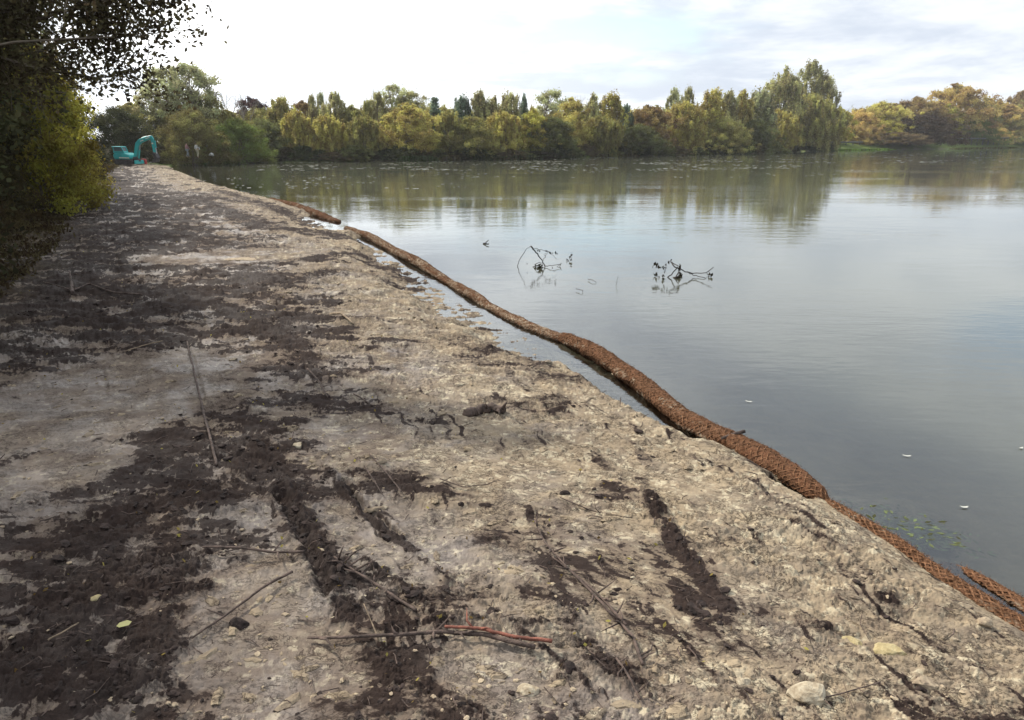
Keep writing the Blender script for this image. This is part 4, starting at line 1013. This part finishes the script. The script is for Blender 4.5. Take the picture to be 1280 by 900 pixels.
# ------------------------------------------------------------------ walkers on the far bank
M_skin = simple('skin', (.45, .27, .19), .6, var=.1)
def skin_mesh(name, verts, edges, radii, mat, parent, root=0, sub=1):
    me = bpy.data.meshes.new(name); me.from_pydata(verts, edges, []); me.update()
    o = put(name, me, mat, parent); m = o.modifiers.new('skin', 'SKIN')
    for i, r in enumerate(radii): me.skin_vertices[0].data[i].radius = (r, r) if np.isscalar(r) else r
    me.skin_vertices[0].data[root].use_root = True; m.use_smooth_shade = True
    s = o.modifiers.new('sub', 'SUBSURF'); s.levels = sub; s.render_levels = sub
    return o
def person(px, feet_y, Y, h, top, legs, hair, rz, step, lab):
    p = AT(px, feet_y, Y)
    e = empty('person', p, lab, 'person', 'people on the far bank', rz); e.scale = (h / 1.75,) * 3
    s = step
    j = {'pel': (0, 0, .95), 'sp': (0, 0, 1.15), 'ch': (0, .01, 1.38), 'nk': (0, 0, 1.50), 'hd': (0, -.02, 1.60), 'ht': (0, -.01, 1.71),
         'shl': (.17, 0, 1.42), 'ell': (.24, s * .12, 1.16), 'wrl': (.25, -.10 + s * .2, .93), 'hal': (.25, -.14 + s * .22, .84), 'shr': (-.17, 0, 1.42), 'elr': (-.24, -s * .12, 1.16), 'wrr': (-.25, -.10 - s * .2, .93), 'har': (-.25, -.14 - s * .22, .84),
         'hpl': (.09, 0, .90), 'knl': (.10, -s * .20 - .02, .50), 'anl': (.10, -s * .30, .09), 'tol': (.11, -s * .30 - .17, .04), 'hpr': (-.09, 0, .90), 'knr': (-.10, s * .10 - .02, .50), 'anr': (-.10, s * .30, .10), 'tor': (-.11, s * .30 - .15, .04)}
    r = {'pel': .125, 'sp': .115, 'ch': .13, 'nk': .05, 'hd': .085, 'ht': .075, 'shl': .06, 'ell': .042, 'wrl': .03, 'hal': .035, 'shr': .06, 'elr': .042, 'wrr': .03, 'har': .035,
         'hpl': .085, 'knl': .058, 'anl': .042, 'tol': .035, 'hpr': .085, 'knr': .058, 'anr': .042, 'tor': .035}
    ed = [('pel', 'sp'), ('sp', 'ch'), ('ch', 'nk'), ('nk', 'hd'), ('hd', 'ht'), ('ch', 'shl'), ('shl', 'ell'), ('ell', 'wrl'), ('wrl', 'hal'), ('ch', 'shr'), ('shr', 'elr'), ('elr', 'wrr'), ('wrr', 'har'), ('pel', 'hpl'), ('hpl', 'knl'), ('knl', 'anl'), ('anl', 'tol'), ('pel', 'hpr'), ('hpr', 'knr'), ('knr', 'anr'), ('anr', 'tor')]
    def mk(nm, keys, grow, mat, sub=2):
        ks = [k for k in j if k in keys]; ix = {k: i for i, k in enumerate(ks)}
        skin_mesh(nm, [j[k] for k in ks], [(ix[a], ix[b]) for a, b in ed if a in ix and b in ix], [r[k] + grow for k in ks], mat, e, 0, sub)
    mk('body', list(j), 0, M_skin)
    mk('jacket', ['pel', 'sp', 'ch', 'shl', 'ell', 'wrl', 'shr', 'elr', 'wrr'], .022, top)
    mk('trousers', ['pel', 'hpl', 'knl', 'anl', 'hpr', 'knr', 'anr'], .018, legs)
    hm = MB(); g = 10
    t_, f_ = [], []
    for a in range(6):
        for b_ in range(g):
            ph = a / 5 * 1.75; th_ = b_ / g * 6.283; t_.append((.093 * math.sin(ph) * math.cos(th_), .02 + .105 * math.sin(ph) * math.sin(th_), 1.655 + .10 * math.cos(ph)))
    f_ = [[a * g + b_, a * g + (b_ + 1) % g, (a + 1) * g + (b_ + 1) % g, (a + 1) * g + b_] for a in range(5) for b_ in range(g)]
    hm.add(t_, f_); hm.build('hair', hair, e, True)
M_pink = simple('pink_cloth', (.36, .20, .20), .9); M_wht = simple('white_cloth', (.62, .62, .60), .9); M_beige = simple('beige_cloth', (.42, .38, .26), .9); M_navy = simple('navy_cloth', (.03, .035, .06), .9); M_hair = simple('dark_hair', (.03, .02, .015), .8); M_gcl = simple('grey_cloth', (.25, .27, .27), .9)
person(235, 196.8, 84, 1.62, M_pink, M_gcl, M_hair, 2.4, .6, 'person in a pinkish top walking on the far bank, left of the person in white')
person(247.5, 197.2, 84, 1.66, M_wht, M_beige, M_hair, 2.9, .4, 'person in a white top and beige trousers standing on the far bank')
person(260, 192.5, 90, 1.6, M_gcl, M_navy, M_hair, 1.2, .8, 'person in grey, faint behind the person in white, under the dark trees')
def sack():
    c = AT(264.5, 193.5, 86); import bmesh
    bm = bmesh.new(); bmesh.ops.create_icosphere(bm, subdivisions=3, radius=.25)
    for v in bm.verts:
        v.co *= 1 + .12 * math.sin(v.co.x * 17 + 1) * math.cos(v.co.y * 13); v.co.z = max(v.co.z * .8, -.15); v.co.x *= 1.3
    for v in bm.verts:
        if v.co.z > .15: v.co.xy *= .7; v.co.z += .04
    me = bpy.data.meshes.new('bag'); bm.to_mesh(me); bm.free(); me.polygons.foreach_set('use_smooth', np.ones(len(me.polygons), bool))
    tag(put('bag', me, M_wht, None, c), 'small white bag lying on the bank right of the walkers', 'bag')
sack()

# ------------------------------------------------------------------ branches lying in the lake
M_twig = simple('wet_twig', (.035, .028, .024), .8, var=.5, scale=20)
M_stick = simple('dead_stick', (.075, .052, .042), .9, var=.5, scale=18, bump=.5)
M_stickpale = simple('pale_stick', (.20, .15, .10), .9, var=.4, scale=18, bump=.4)
M_redbark = simple('red_bark', (.16, .055, .035), .8, var=.4, scale=18, bump=.4)
M_dleaf = leaf_mat('dead_leaf', .2, False, (.035, .030, .020), .6)
def water_branch(base_y, cx_, lines, leaves, label, name='floating_branch', r=.010):
    Yb = P(cx_, base_y, 0).y; pxm = math.hypot(Yb, CH) / F; o0 = P(cx_, base_y, 0)
    e = empty(name, o0, label, 'branch')
    def W(p):  # photo point -> local, (x, y, depth offset m)
        px, py = p[0], p[1]; dy = p[2] if len(p) > 2 else 0
        return ((px - cx_) * pxm, dy + (.15 * math.sin(px * .37)), max(-.05, (base_y - py) * pxm / CP))
    mb = MB()
    for ln, rr_ in lines:
        q = np.array([W(p) for p in ln]); n = 14 if len(q) > 2 else 6
        s = np.linspace(0, len(q) - 1, n); q = np.stack([np.interp(s, np.arange(len(q)), q[:, k]) for k in range(3)], -1)
        q += np.random.default_rng(len(ln)).normal(size=q.shape) * .006
        mb.tube(q, np.linspace(rr_, rr_ * .5, n), 5)
    mb.build('stem', M_twig, e, True)
    cs = []
    for (px, py, n_) in leaves:
        for _ in range(n_): a = W((px + random.gauss(0, 1.6), py + random.gauss(0, 1.6))); cs.append(a)
    if not cs: return
    v, f = leaf_cloud(np.array(cs), .085, 8); me = mesh_np('leaves', v, f); fattr(me, 'var', np.repeat(np.random.default_rng(1).random(len(cs)), 4)); me.materials.append(M_dleaf); put('leaves', me, None, e)
water_branch(334, 672, [([(647, 336), (648, 330), (653, 320), (658, 311), (664, 310)], .009), ([(664, 310), (670, 317), (678, 326), (682, 336)], .018), ([(662, 310), (674, 312), (686, 316), (696, 325)], .006),
    ([(678, 326), (684, 318), (688, 315)], .006), ([(680, 333), (690, 331), (702, 331), (697, 336)], .008), ([(664, 337), (672, 328), (680, 330)], .010), ([(668, 337), (676, 333), (684, 337)], .012), ([(690, 337), (700, 332), (703, 330)], .006)],
    [(672, 314, 5), (676, 333, 22), (682, 319, 3), (658, 326, 2), (690, 318, 3), (695, 317, 2), (670, 334, 10), (690, 336, 4)], 'arched thin branch with a few dead leaves standing out of the lake, left of two')
water_branch(347, 850, [([(833, 349), (840, 343), (846, 332), (838, 329), (840, 329)], .014), ([(839, 329), (842, 334), (850, 337), (858, 340), (870, 343), (880, 340), (891, 335)], .015), ([(836, 349), (848, 345), (852, 341)], .014),
    ([(838, 350), (843, 346), (850, 339)], .02), ([(858, 340), (868, 345), (880, 346), (886, 349)], .010), ([(828, 340), (830, 335), (834, 331)], .008), ([(886, 349), (889, 344), (888, 341)], .006), ([(886, 349), (893, 347)], .006)],
    [(822, 334, 16), (828, 333, 10), (822, 345, 10), (829, 348, 14), (850, 344, 16), (848, 334, 10), (887, 347, 10), (838, 330, 3)], 'forked dark branch with leaf clumps lying in the lake, right of two')
water_branch(304.5, 608, [([(604, 304), (607, 303), (611, 300.5)], .02), ([(606, 304), (611, 305)], .012)], [(609, 303, 4)], 'tiny dark twig stub sticking out of the lake, farthest left', 'floating_twig')
water_branch(325, 713, [([(710, 326), (713, 321)], .006), ([(712, 326), (716, 323)], .005)], [(711, 323, 5), (714, 321, 3), (713, 325, 4)], 'small leafy twig tip poking from the lake just right of the arched branch', 'floating_twig')
water_branch(364, 725, [([(720, 361.5), (726, 361), (729, 363.5)], .006)], [], 'thin bent twig in the lake nearest the coir roll', 'floating_twig')
water_branch(352, 740, [([(736, 351), (739, 349.5), (744, 350.5), (744, 353)], .006)], [], 'small looped twig in the lake between the two branches', 'floating_twig')
water_branch(356, 771, [([(771, 356), (771.5, 350), (773, 346)], .004)], [], 'single hair-thin upright stalk in the lake between the two branches', 'floating_twig')

# pale feathers / leaves on the near water
M_feather = simple('pale_leaf', (.40, .40, .35), .6, var=.1)
for px, py, ln, a, lab in [(936, 502, .10, -.4, 'white feather floating on the lake beside the middle of the thick coir roll'), (1134, 570, .10, -.2, 'white feather floating on the lake right of the end of the thick coir roll'),
                           (1206, 634, .09, 0.0, 'faint white sliver floating on the lake above the sunken coir roll'), (1277, 560, .07, .3, 'small white speck floating on the lake at the right edge of the photo')]:
    c = P(px, py, .008); n = 9; ln *= .8; v = []
    for i in range(n):
        t = i / (n - 1) * 2 - 1; w = .010 * (1 - t * t) + .001; v += [(t * ln / 2, w + .01 * t * t, .002 + .008 * t * t), (t * ln / 2, -w + .01 * t * t, .002)]
    f = [[2 * i, 2 * i + 1, 2 * i + 3, 2 * i + 2] for i in range(n - 1)]
    me = bpy.data.meshes.new('feather'); me.from_pydata(v, [], f); me.update(); o = put('feather', me, M_feather, None, c); o.rotation_euler.z = a; tag(o, lab, 'feather', 'pale feathers on the near water')
# submerged weed beside the near roll
def weed():
    g = np.random.default_rng(3); pts = []
    for (px, py, n_, s) in [(1085, 645, 110, 12), (1120, 655, 180, 16), (1150, 660, 180, 16), (1185, 672, 150, 16), (1100, 640, 110, 14), (1160, 672, 160, 12), (990, 578, 14, 5), (1060, 628, 26, 7), (930, 538, 10, 4), (1215, 690, 20, 12)]:
        for _ in range(n_): c = P(px + g.normal() * s, py + g.normal() * s * .45, .0); pts.append((c.x, c.y, -.03 + .032 * g.random()))
    g2 = np.random.default_rng(1); pts = np.array(pts); n = len(pts); a = g2.random(n) * 6.28; s = .012 + .03 * g2.random(n)
    dx = np.stack([np.cos(a), np.sin(a), a * 0], -1) * s[:, None]; dy = np.stack([-np.sin(a), np.cos(a), a * 0], -1) * s[:, None] * .35
    v = np.stack([pts - dx, pts + dy, pts + dx, pts - dy], 1).reshape(-1, 3); me = mesh_np('water_weed', v, np.arange(n * 4).reshape(-1, 4)); fattr(me, 'var', np.repeat(g.random(n), 4)); me.materials.append(M_leaf)
    o = put('water_weed', me); o.color = (.17, .19, .09, 1); tag(o, 'pale green water weed floating beside the thin coir roll', 'water weed', kind='stuff')
weed()

# ------------------------------------------------------------------ sticks, logs and stones on the mud
def gpt(px, py, lift=0.0):
    p = P(px, py, .2); z = hgt(p.x, p.y); p = P(px, py, z); z = hgt(p.x, p.y); return np.array([p.x, p.y, z + lift])
def stick(pxs, r0, r1, mat, label, lifts=None, twigs=0, seed=0, name='stick', cat='stick', k=7, part='stem'):
    ctl = np.array([gpt(a, b_, (lifts[i] if lifts else 0) + r0 * .6) for i, (a, b_) in enumerate(pxs)])
    n = max(10, len(pxs) * 6); s = np.linspace(0, len(ctl) - 1, n); q = np.stack([np.interp(s, np.arange(len(ctl)), ctl[:, c]) for c in range(3)], -1)
    g = np.random.default_rng(seed); q[1:-1] += g.normal(size=(n - 2, 3)) * r0 * .25
    ker = np.array([.25, .5, .25]); 
    for c in range(3): q[1:-1, c] = np.convolve(q[:, c], ker, 'valid')
    o0 = q[0].copy(); q = q - o0; mb = MB(); mb.tube(q, np.linspace(r0, r1, n), k, jitter=.10, seed=seed)
    for t in range(twigs):
        i = int(g.integers(2, n - 1)); d = g.normal(size=3); d[2] = abs(d[2]) * .4; d /= np.linalg.norm(d); ln = .05 + .13 * g.random()
        mb.tube([q[i], q[i] + d * ln * .5 + g.normal(size=3) * .008, q[i] + d * ln], [r1 * .7 + .001, r1 * .5 + .001, .001], 4)
    o = mb.build(name, mat, None, True, loc=tuple(o0)); return tag(o, label, cat)
stick([(255, 694), (300, 698), (345, 700), (382, 703)], .007, .009, M_stick, 'straight dark stick jutting left from the black ridge of spoil', [.05, .05, .04, .03], 2, 1)
stick([(240, 800), (285, 772), (330, 742), (366, 720)], .005, .009, M_stick, 'thin dark stick slanting down left from the black ridge', [.02, .03, .04, .04], 1, 2)
stick([(385, 801), (440, 802), (500, 805), (560, 800), (610, 801), (668, 814)], .007, .014, M_stick, 'long root lying across the bottom of the bank under the red-barked stick', [.02, .03, .03, .03, .03, .03], 8, 3, 'root', 'root')
stick([(556, 788), (600, 796), (640, 803), (690, 812)], .008, .011, M_redbark, 'red-barked stick lying on the long root near the bottom', [.05, .055, .05, .04], 2, 4)
stick([(668, 660), (680, 683), (705, 708), (740, 745), (770, 778), (790, 800), (803, 836)], .004, .010, M_stick, 'long curved branch lying toward the bottom right of the root', [.05, .03, .02, .02, .02, .02, .01], 12, 5, 'fallen_branch', 'branch')
stick([(690, 700), (720, 722), (752, 752), (782, 786)], .004, .009, M_stick, 'thinner branch lying alongside the long curved branch', [.02, .02, .02, .02], 8, 6, 'fallen_branch', 'branch')
stick([(234, 428), (244, 470), (255, 520), (266, 562), (271, 584)], .010, .012, M_stick, 'long straight stick pressed into a groove on the left of the bank', [.012, .012, .012, .012, .012], 2, 7)
stick([(54, 352), (72, 359), (92, 366), (112, 362), (140, 368), (178, 373)], .012, .016, M_stick, 'dark branch with side roots lying on the left mud below the wood', [.04, .03, .03, .05, .04, .03], 6, 8, 'fallen_branch', 'branch')
stick([(90, 366), (90, 356), (88, 345)], .035, .012, M_stick, 'short stub standing up from the dark branch on the left mud', [.0, .03, .10], 2, 9, 'stub', 'stump')
stick([(156, 436), (180, 434), (204, 431)], .008, .006, M_stickpale, 'short pale stick on the left mud above the grooved stick', [.02, .02, .02], 0, 10)
stick([(448, 575), (462, 592), (478, 620)], .006, .004, M_stick, 'left one of two parallel twigs lying near the middle of the bank', [.02, .03, .02], 1, 11)
stick([(462, 572), (484, 596), (502, 618)], .006, .005, M_stick, 'right one of two parallel twigs lying near the middle of the bank', [.02, .03, .02], 2, 12)
stick([(384, 462), (398, 480), (410, 500)], .009, .006, M_stick, 'broken dark stick on the mud left of the log', [.05, .04, .03], 2, 13)
stick([(413, 392), (428, 400), (442, 408)], .02, .014, M_stickpale, 'short thick tan stick on the middle of the bank', [.02, .02, .02], 1, 14)
stick([(442, 494), (454, 502), (466, 508)], .008, .007, M_stick, 'small dark stick left of the short log', [.01, .01, .01], 0, 15)
stick([(456, 773), (466, 790), (474, 806)], .003, .004, M_stickpale, 'thin pale twig standing in the long root', [.10, .06, .02], 0, 16)
stick([(418, 700), (440, 716), (470, 735), (500, 745), (520, 760)], .006, .010, M_stick, 'gnarled twig on the smooth slab right of the black ridge', [.02, .02, .02, .02, .02], 8, 17)
stick([(60, 800), (80, 793), (100, 786)], .005, .004, M_stickpale, 'thin pale stick on the dark spoil at the bottom left', [.03, .03, .03], 0, 18)
stick([(770, 830), (785, 850), (800, 880)], .006, .006, M_stick, 'dark twig at the lower end of the long curved branch', [.02, .02, .02], 3, 19)
stick([(550, 604), (580, 612), (612, 608)], .005, .004, M_stick, 'thin dark twig right of the two parallel twigs', [.02, .02, .02], 3, 20)
stick([(700, 625), (740, 640), (790, 650)], .004, .003, M_stick, 'hair-thin twig right of the black clod', [.01, .01, .01], 3, 21)
q_ = np.array([P(902, 548, .13), P(916, 543, .145), P(931, 539, .165)]); o_ = MB().tube(q_ - q_[0], [.013, .015, .017], 8, jitter=.1).build('peg', M_stick, None, True, loc=tuple(q_[0])); tag(o_, 'short dark peg sticking out of the thick coir roll', 'peg')
stick([(583, 521), (600, 517), (616, 513), (630, 516)], .050, .035, M_stick, 'short dark log lying on the pale clay in the middle of the bank', [.0, .01, .01, .0], 3, 23, 'log', 'log', 10)
stick([(1010, 880), (1060, 870), (1100, 856)], .004, .003, M_stick, 'thin twig beside the big pale stone at the bottom right', [.01, .02, .01], 2, 24)
stick([(432, 285), (436, 279), (440, 276)], .02, .008, M_stick, 'small dark twig poking up at the end of the muddy coir roll', [.0, .10, .22], 1, 25)

import bmesh
def lump(sub=2, seed=0, amp=.25, flat=.6):
    bm = bmesh.new(); bmesh.ops.create_icosphere(bm, subdivisions=sub, radius=1); g = np.random.default_rng(seed)
    V = np.array([v.co for v in bm.verts]); dirs = g.normal(size=(7, 3)); dirs /= np.linalg.norm(dirs, axis=1, keepdims=True)
    for d in dirs:
        c = .55 + .35 * g.random(); s = V @ d; V = np.where((s > c)[:, None], V - (s - c)[:, None] * d, V)
    V = V * (1 + amp * .5 * fbm(V[:, 0] * 2 + seed, V[:, 1] * 2 + V[:, 2], seed, 3)[:, None]); V[:, 2] *= flat
    Fc = np.array([[v.index for v in f.verts] for f in bm.faces]); bm.free(); return V, Fc
def stone_mat(name, c1, c2):
    m, nt, b = new_mat(name); tc = N(nt, 'ShaderNodeTexCoord'); n = noise_n(nt, tc.outputs['Object'], 14, 6, .65, .4); n2_ = noise_n(nt, tc.outputs['Object'], 70, 4, .6)
    L(nt, mix_n(nt, ramp_n(nt, n, (.35, .65)), c1, c2), b.inputs['Base Color']); b.inputs['Roughness'].default_value = .9; b.inputs['Specular IOR Level'].default_value = .2
    bp = N(nt, 'ShaderNodeBump'); bp.inputs['Strength'].default_value = .6; bp.inputs['Distance'].default_value = .01; L(nt, math_n(nt, 'ADD', n, n2_), bp.inputs['Height']); L(nt, bp.outputs[0], b.inputs['Normal']); return m
M_chalk = stone_mat('chalk', (.22, .175, .12), (.40, .35, .26)); M_yel = stone_mat('yellow_clay', (.27, .215, .11), (.38, .32, .185)); M_clod = stone_mat('black_clod', (.014, .010, .009), (.042, .029, .025)); M_tan = stone_mat('tan_clay', (.22, .17, .12), (.36, .29, .20))
STN = [(1010, 868, .11, .075, .06, M_chalk, 'big pale chalk stone at the bottom right', 'stone'), (1112, 812, .085, .06, .045, M_yel, 'yellow clay lump near the bottom right corner', 'clay lump'), (1066, 800, .06, .04, .03, M_yel, 'smaller yellow clay lump left of the yellow one', 'clay lump'),
       (660, 862, .06, .05, .035, M_chalk, 'pale rounded stone at the bottom centre', 'stone'), (762, 792, .045, .035, .03, M_chalk, 'pale stone beside the long curved branch', 'stone'), (372, 556, .07, .05, .03, M_chalk, 'pale stone at the top of the black ridge', 'stone'),
       (706, 618, .045, .03, .035, M_clod, 'isolated black clod on the pale clay right of centre', 'clod'), (576, 632, .025, .02, .02, M_clod, 'small black clod left of the isolated one', 'clod'), (300, 780, .06, .045, .05, M_clod, 'black clod at the foot of the smooth left slab', 'clod'),
       (300, 325, .42, .22, .05, M_tan, 'flat pale clay slab in the upper part of the bank', 'clay slab'), (930, 855, .05, .04, .03, M_chalk, 'pale stone left of the big pale chalk stone', 'stone'), (690, 590, .05, .03, .02, M_chalk, 'small white stone above the isolated black clod', 'stone'),
       (575, 478, .06, .035, .02, M_chalk, 'small white stone above the short log', 'stone'), (120, 745, .03, .025, .02, M_yel, 'small yellow-white pebble on the dark spoil', 'stone'), (1155, 855, .07, .05, .04, M_tan, 'tan clay lump below the yellow clay lump', 'clay lump'),
       (492, 397, .13, .06, .02, M_chalk, 'pale flat stone in the middle distance near the puddles', 'stone'), (505, 575, .07, .04, .015, M_chalk, 'thin pale flat stone right of the parallel twigs', 'stone'), (1230, 780, .05, .04, .035, M_tan, 'clay lump against the near end of the thin coir roll', 'clay lump')]
for i, (px, py, a, b_, c_, m, lab, cat) in enumerate(STN):
    V, Fc = lump(3, i + 3, .4, 1); V = V * np.array([a, b_, c_]); p = gpt(px, py, 0)
    me = mesh_np(cat.replace(' ', '_'), V, Fc, False); me.materials.append(m)
    o = put(cat.replace(' ', '_'), me, None, None, tuple(p - np.array([0, 0, c_ * .15]))); o.rotation_euler = (random.uniform(-.15, .15), random.uniform(-.15, .15), random.uniform(-.5, .5) if i != 9 else 0); tag(o, lab, cat)
# yellow leaf
c = gpt(156, 787, .035); v, f = leaf_cloud(np.array([[0, 0, 0.0]]), .001, 1)
v = [(-.035, -.012, 0), (-.01, -.028, .004), (.035, -.014, .008), (.038, .012, .012), (.005, .026, .010), (-.03, .012, .004)]
me = bpy.data.meshes.new('fallen_leaf'); me.from_pydata(v, [], [list(range(6))]); me.update(); tag(put('fallen_leaf', me, simple('yellow_leaf', (.24, .23, .09), .7, var=.1), None, tuple(c)), 'single yellow-green fallen leaf on the dark spoil at the bottom left', 'leaf')

# ------------------------------------------------------------------ countless crumbs (stuff)
def scatter(name, n, size, mat, label, maskfn, seed, flat=.6, aniso=1.0, grow=.0, smooth=False, sink=.12, rmax=34):
    g = np.random.default_rng(seed)
    # density follows what one sees: log-distributed range
    r = np.exp(g.uniform(np.log(2.2), np.log(rmax), n)); t = g.uniform(-40, 40, n) * np.pi / 180; x = r * np.sin(t); y = r * np.cos(t)
    h, dk, pl, vg, po, ba, d = terrain(x, y); keep = maskfn(h, dk, pl, vg, po, ba, d, g.random(n)) & (d > .25) & (h > .02) & (vg < .5)
    keep &= fbm(x * 5, y * 5, 150 + seed, 3) > -.25 + .5 * g.random(n) * (sink > 0)
    x, y, h, r = x[keep], y[keep], h[keep], r[keep]; n = len(x)
    protos = []
    for q in range(8):
        V, Fc = lump(2, q + seed * 10, .5, flat); gg = np.random.default_rng(q + seed); V = V * (1 + .55 * fbm(V[:, 0] * 2.1 + q, V[:, 1] * 2.1 - V[:, 2] * 1.7, q + 60, 3)[:, None] + .10 * gg.normal(size=(len(V), 1))); protos.append((V, Fc))
    s = size * (.35 + g.random(n) ** 3 * 1.6) * (1 + grow * r); an = g.random(n) * 6.28; VV = []; FV = []; k = 0
    pid = g.integers(0, 8, n)
    for q in range(8):
        m = pid == q; V, Fc = protos[q]; nn = m.sum(); nv = len(V)
        ca, sa = np.cos(an[m])[:, None], np.sin(an[m])[:, None]; ss = s[m][:, None]; X = V[None, :, 0] * aniso * (1 + .4 * g.random((nn, 1))); Yv = V[None, :, 1]
        P3 = np.stack([x[m][:, None] + (X * ca - Yv * sa) * ss, y[m][:, None] + (X * sa + Yv * ca) * ss, h[m][:, None] + (V[None, :, 2] * .9 + sink) * ss], -1).reshape(-1, 3)
        FV.append((Fc[None] + (np.arange(nn) * nv)[:, None, None]).reshape(-1, 3) + k); VV.append(P3); k += nn * nv
    me = mesh_np(name, np.vstack(VV), np.vstack(FV), smooth); me.materials.append(mat); tag(put(name, me), label, name.replace('_', ' '), kind='stuff'); print(name, n)
scatter('dark_crumbs', 46000, .0085, M_clod, 'loose black peat crumbs strewn over the whole bank', lambda h, dk, pl, vg, po, ba, d, u: u < np.clip(dk - .25, 0, 1) * .8 + .012, 1, .7, 1.2, .02)
scatter('clay_crumbs', 20000, .007, M_tan, 'tan clay crumbs scattered over the bank', lambda h, dk, pl, vg, po, ba, d, u: u < .32 - .3 * dk, 2, .6, 1.2, .02)
scatter('chalk_crumbs', 12000, .005, M_chalk, 'small white chalk bits scattered over the bank', lambda h, dk, pl, vg, po, ba, d, u: u < .10 + .25 * pl - .12 * dk, 3, .6, 1.3, .02)
scatter('clay_clods', 4500, .022, M_mud, 'broken pale clay clods half set in the bank', lambda h, dk, pl, vg, po, ba, d, u: (u < .55 - .85 * dk), 4, .55, 1.5, .02, False, -.15, 14)
scatter('peat_clods', 9000, .017, M_clod, 'black peat clods heaped along the ruts', lambda h, dk, pl, vg, po, ba, d, u: u < np.clip(dk - .55, 0, 1) * 1.6, 5, .6, 1.3, .02, False, .0, 14)
def twig_litter():
    g = np.random.default_rng(6); n = 3600; r = np.exp(g.uniform(np.log(2.3), np.log(30), n)); t = g.uniform(-40, 38, n) * np.pi / 180; x = r * np.sin(t); y = r * np.cos(t)
    T = terrain(x, y); keep = (T[6] > .35) & (T[0] > .03) & (g.random(n) < .15 + .7 * T[1]); x, y, r = x[keep], y[keep], r[keep]; h = T[0][keep]; n = len(x); mb = MB()
    for i in range(n):
        a = g.random() * 6.28; ln = (.02 + .10 * g.random() ** 2) * (1 + r[i] * .05); rr_ = .0013 * (1 + r[i] * .13) * (1 + g.random()); d = np.array([math.cos(a), math.sin(a), g.normal() * .25]); c = np.array([x[i], y[i], h[i] + .008 + abs(d[2]) * ln * .4])
        mb.tube([c - d * ln / 2, c + g.normal(size=3) * ln * .08, c + d * ln / 2], [rr_, rr_, rr_ * .6], 4, cap=False)
    me = mesh_np('twig_litter', np.vstack(mb.v), np.vstack(mb.f)); me.materials.append(M_stick); tag(put('twig_litter', me), 'short broken twigs and root bits littering the bank', 'twig litter', kind='stuff')
    n = 2600; r = np.exp(g.uniform(np.log(2.3), np.log(26), n)); t = g.uniform(-40, 30, n) * np.pi / 180; x = r * np.sin(t); y = r * np.cos(t); T = terrain(x, y)
    keep = (T[6] > 1.2) & (g.random(n) < .03 + .35 * T[1]); x, y, h = x[keep], y[keep], T[0][keep]; n = len(x)
    v, f = leaf_cloud(np.stack([x, y, h + .014], -1), .028, 9, .0); me = mesh_np('leaf_litter', v, f); fattr(me, 'var', np.repeat(g.random(n), 4)); me.materials.append(M_leaf)
    o = put('leaf_litter', me); o.color = (.24, .18, .06, 1); tag(o, 'scraps of yellow and brown leaf on the dark spoil', 'leaf litter', kind='stuff')
twig_litter()

# ------------------------------------------------------------------ thin autumn air
def haze():
    mb = MB(); mb.box((-900, -120, -4), (900, 900, 60)); m = bpy.data.materials.new('haze'); m.use_nodes = True; nt = m.node_tree; nt.nodes.clear()
    out = N(nt, 'ShaderNodeOutputMaterial'); v = N(nt, 'ShaderNodeVolumePrincipled'); v.inputs['Color'].default_value = (.95, .97, 1, 1); v.inputs['Density'].default_value = .00022; v.inputs['Anisotropy'].default_value = .3
    L(nt, v.outputs[0], out.inputs['Volume']); o = mb.build('haze', m); tag(o, 'thin pale autumn haze over the lake', 'haze', kind='stuff')
haze()
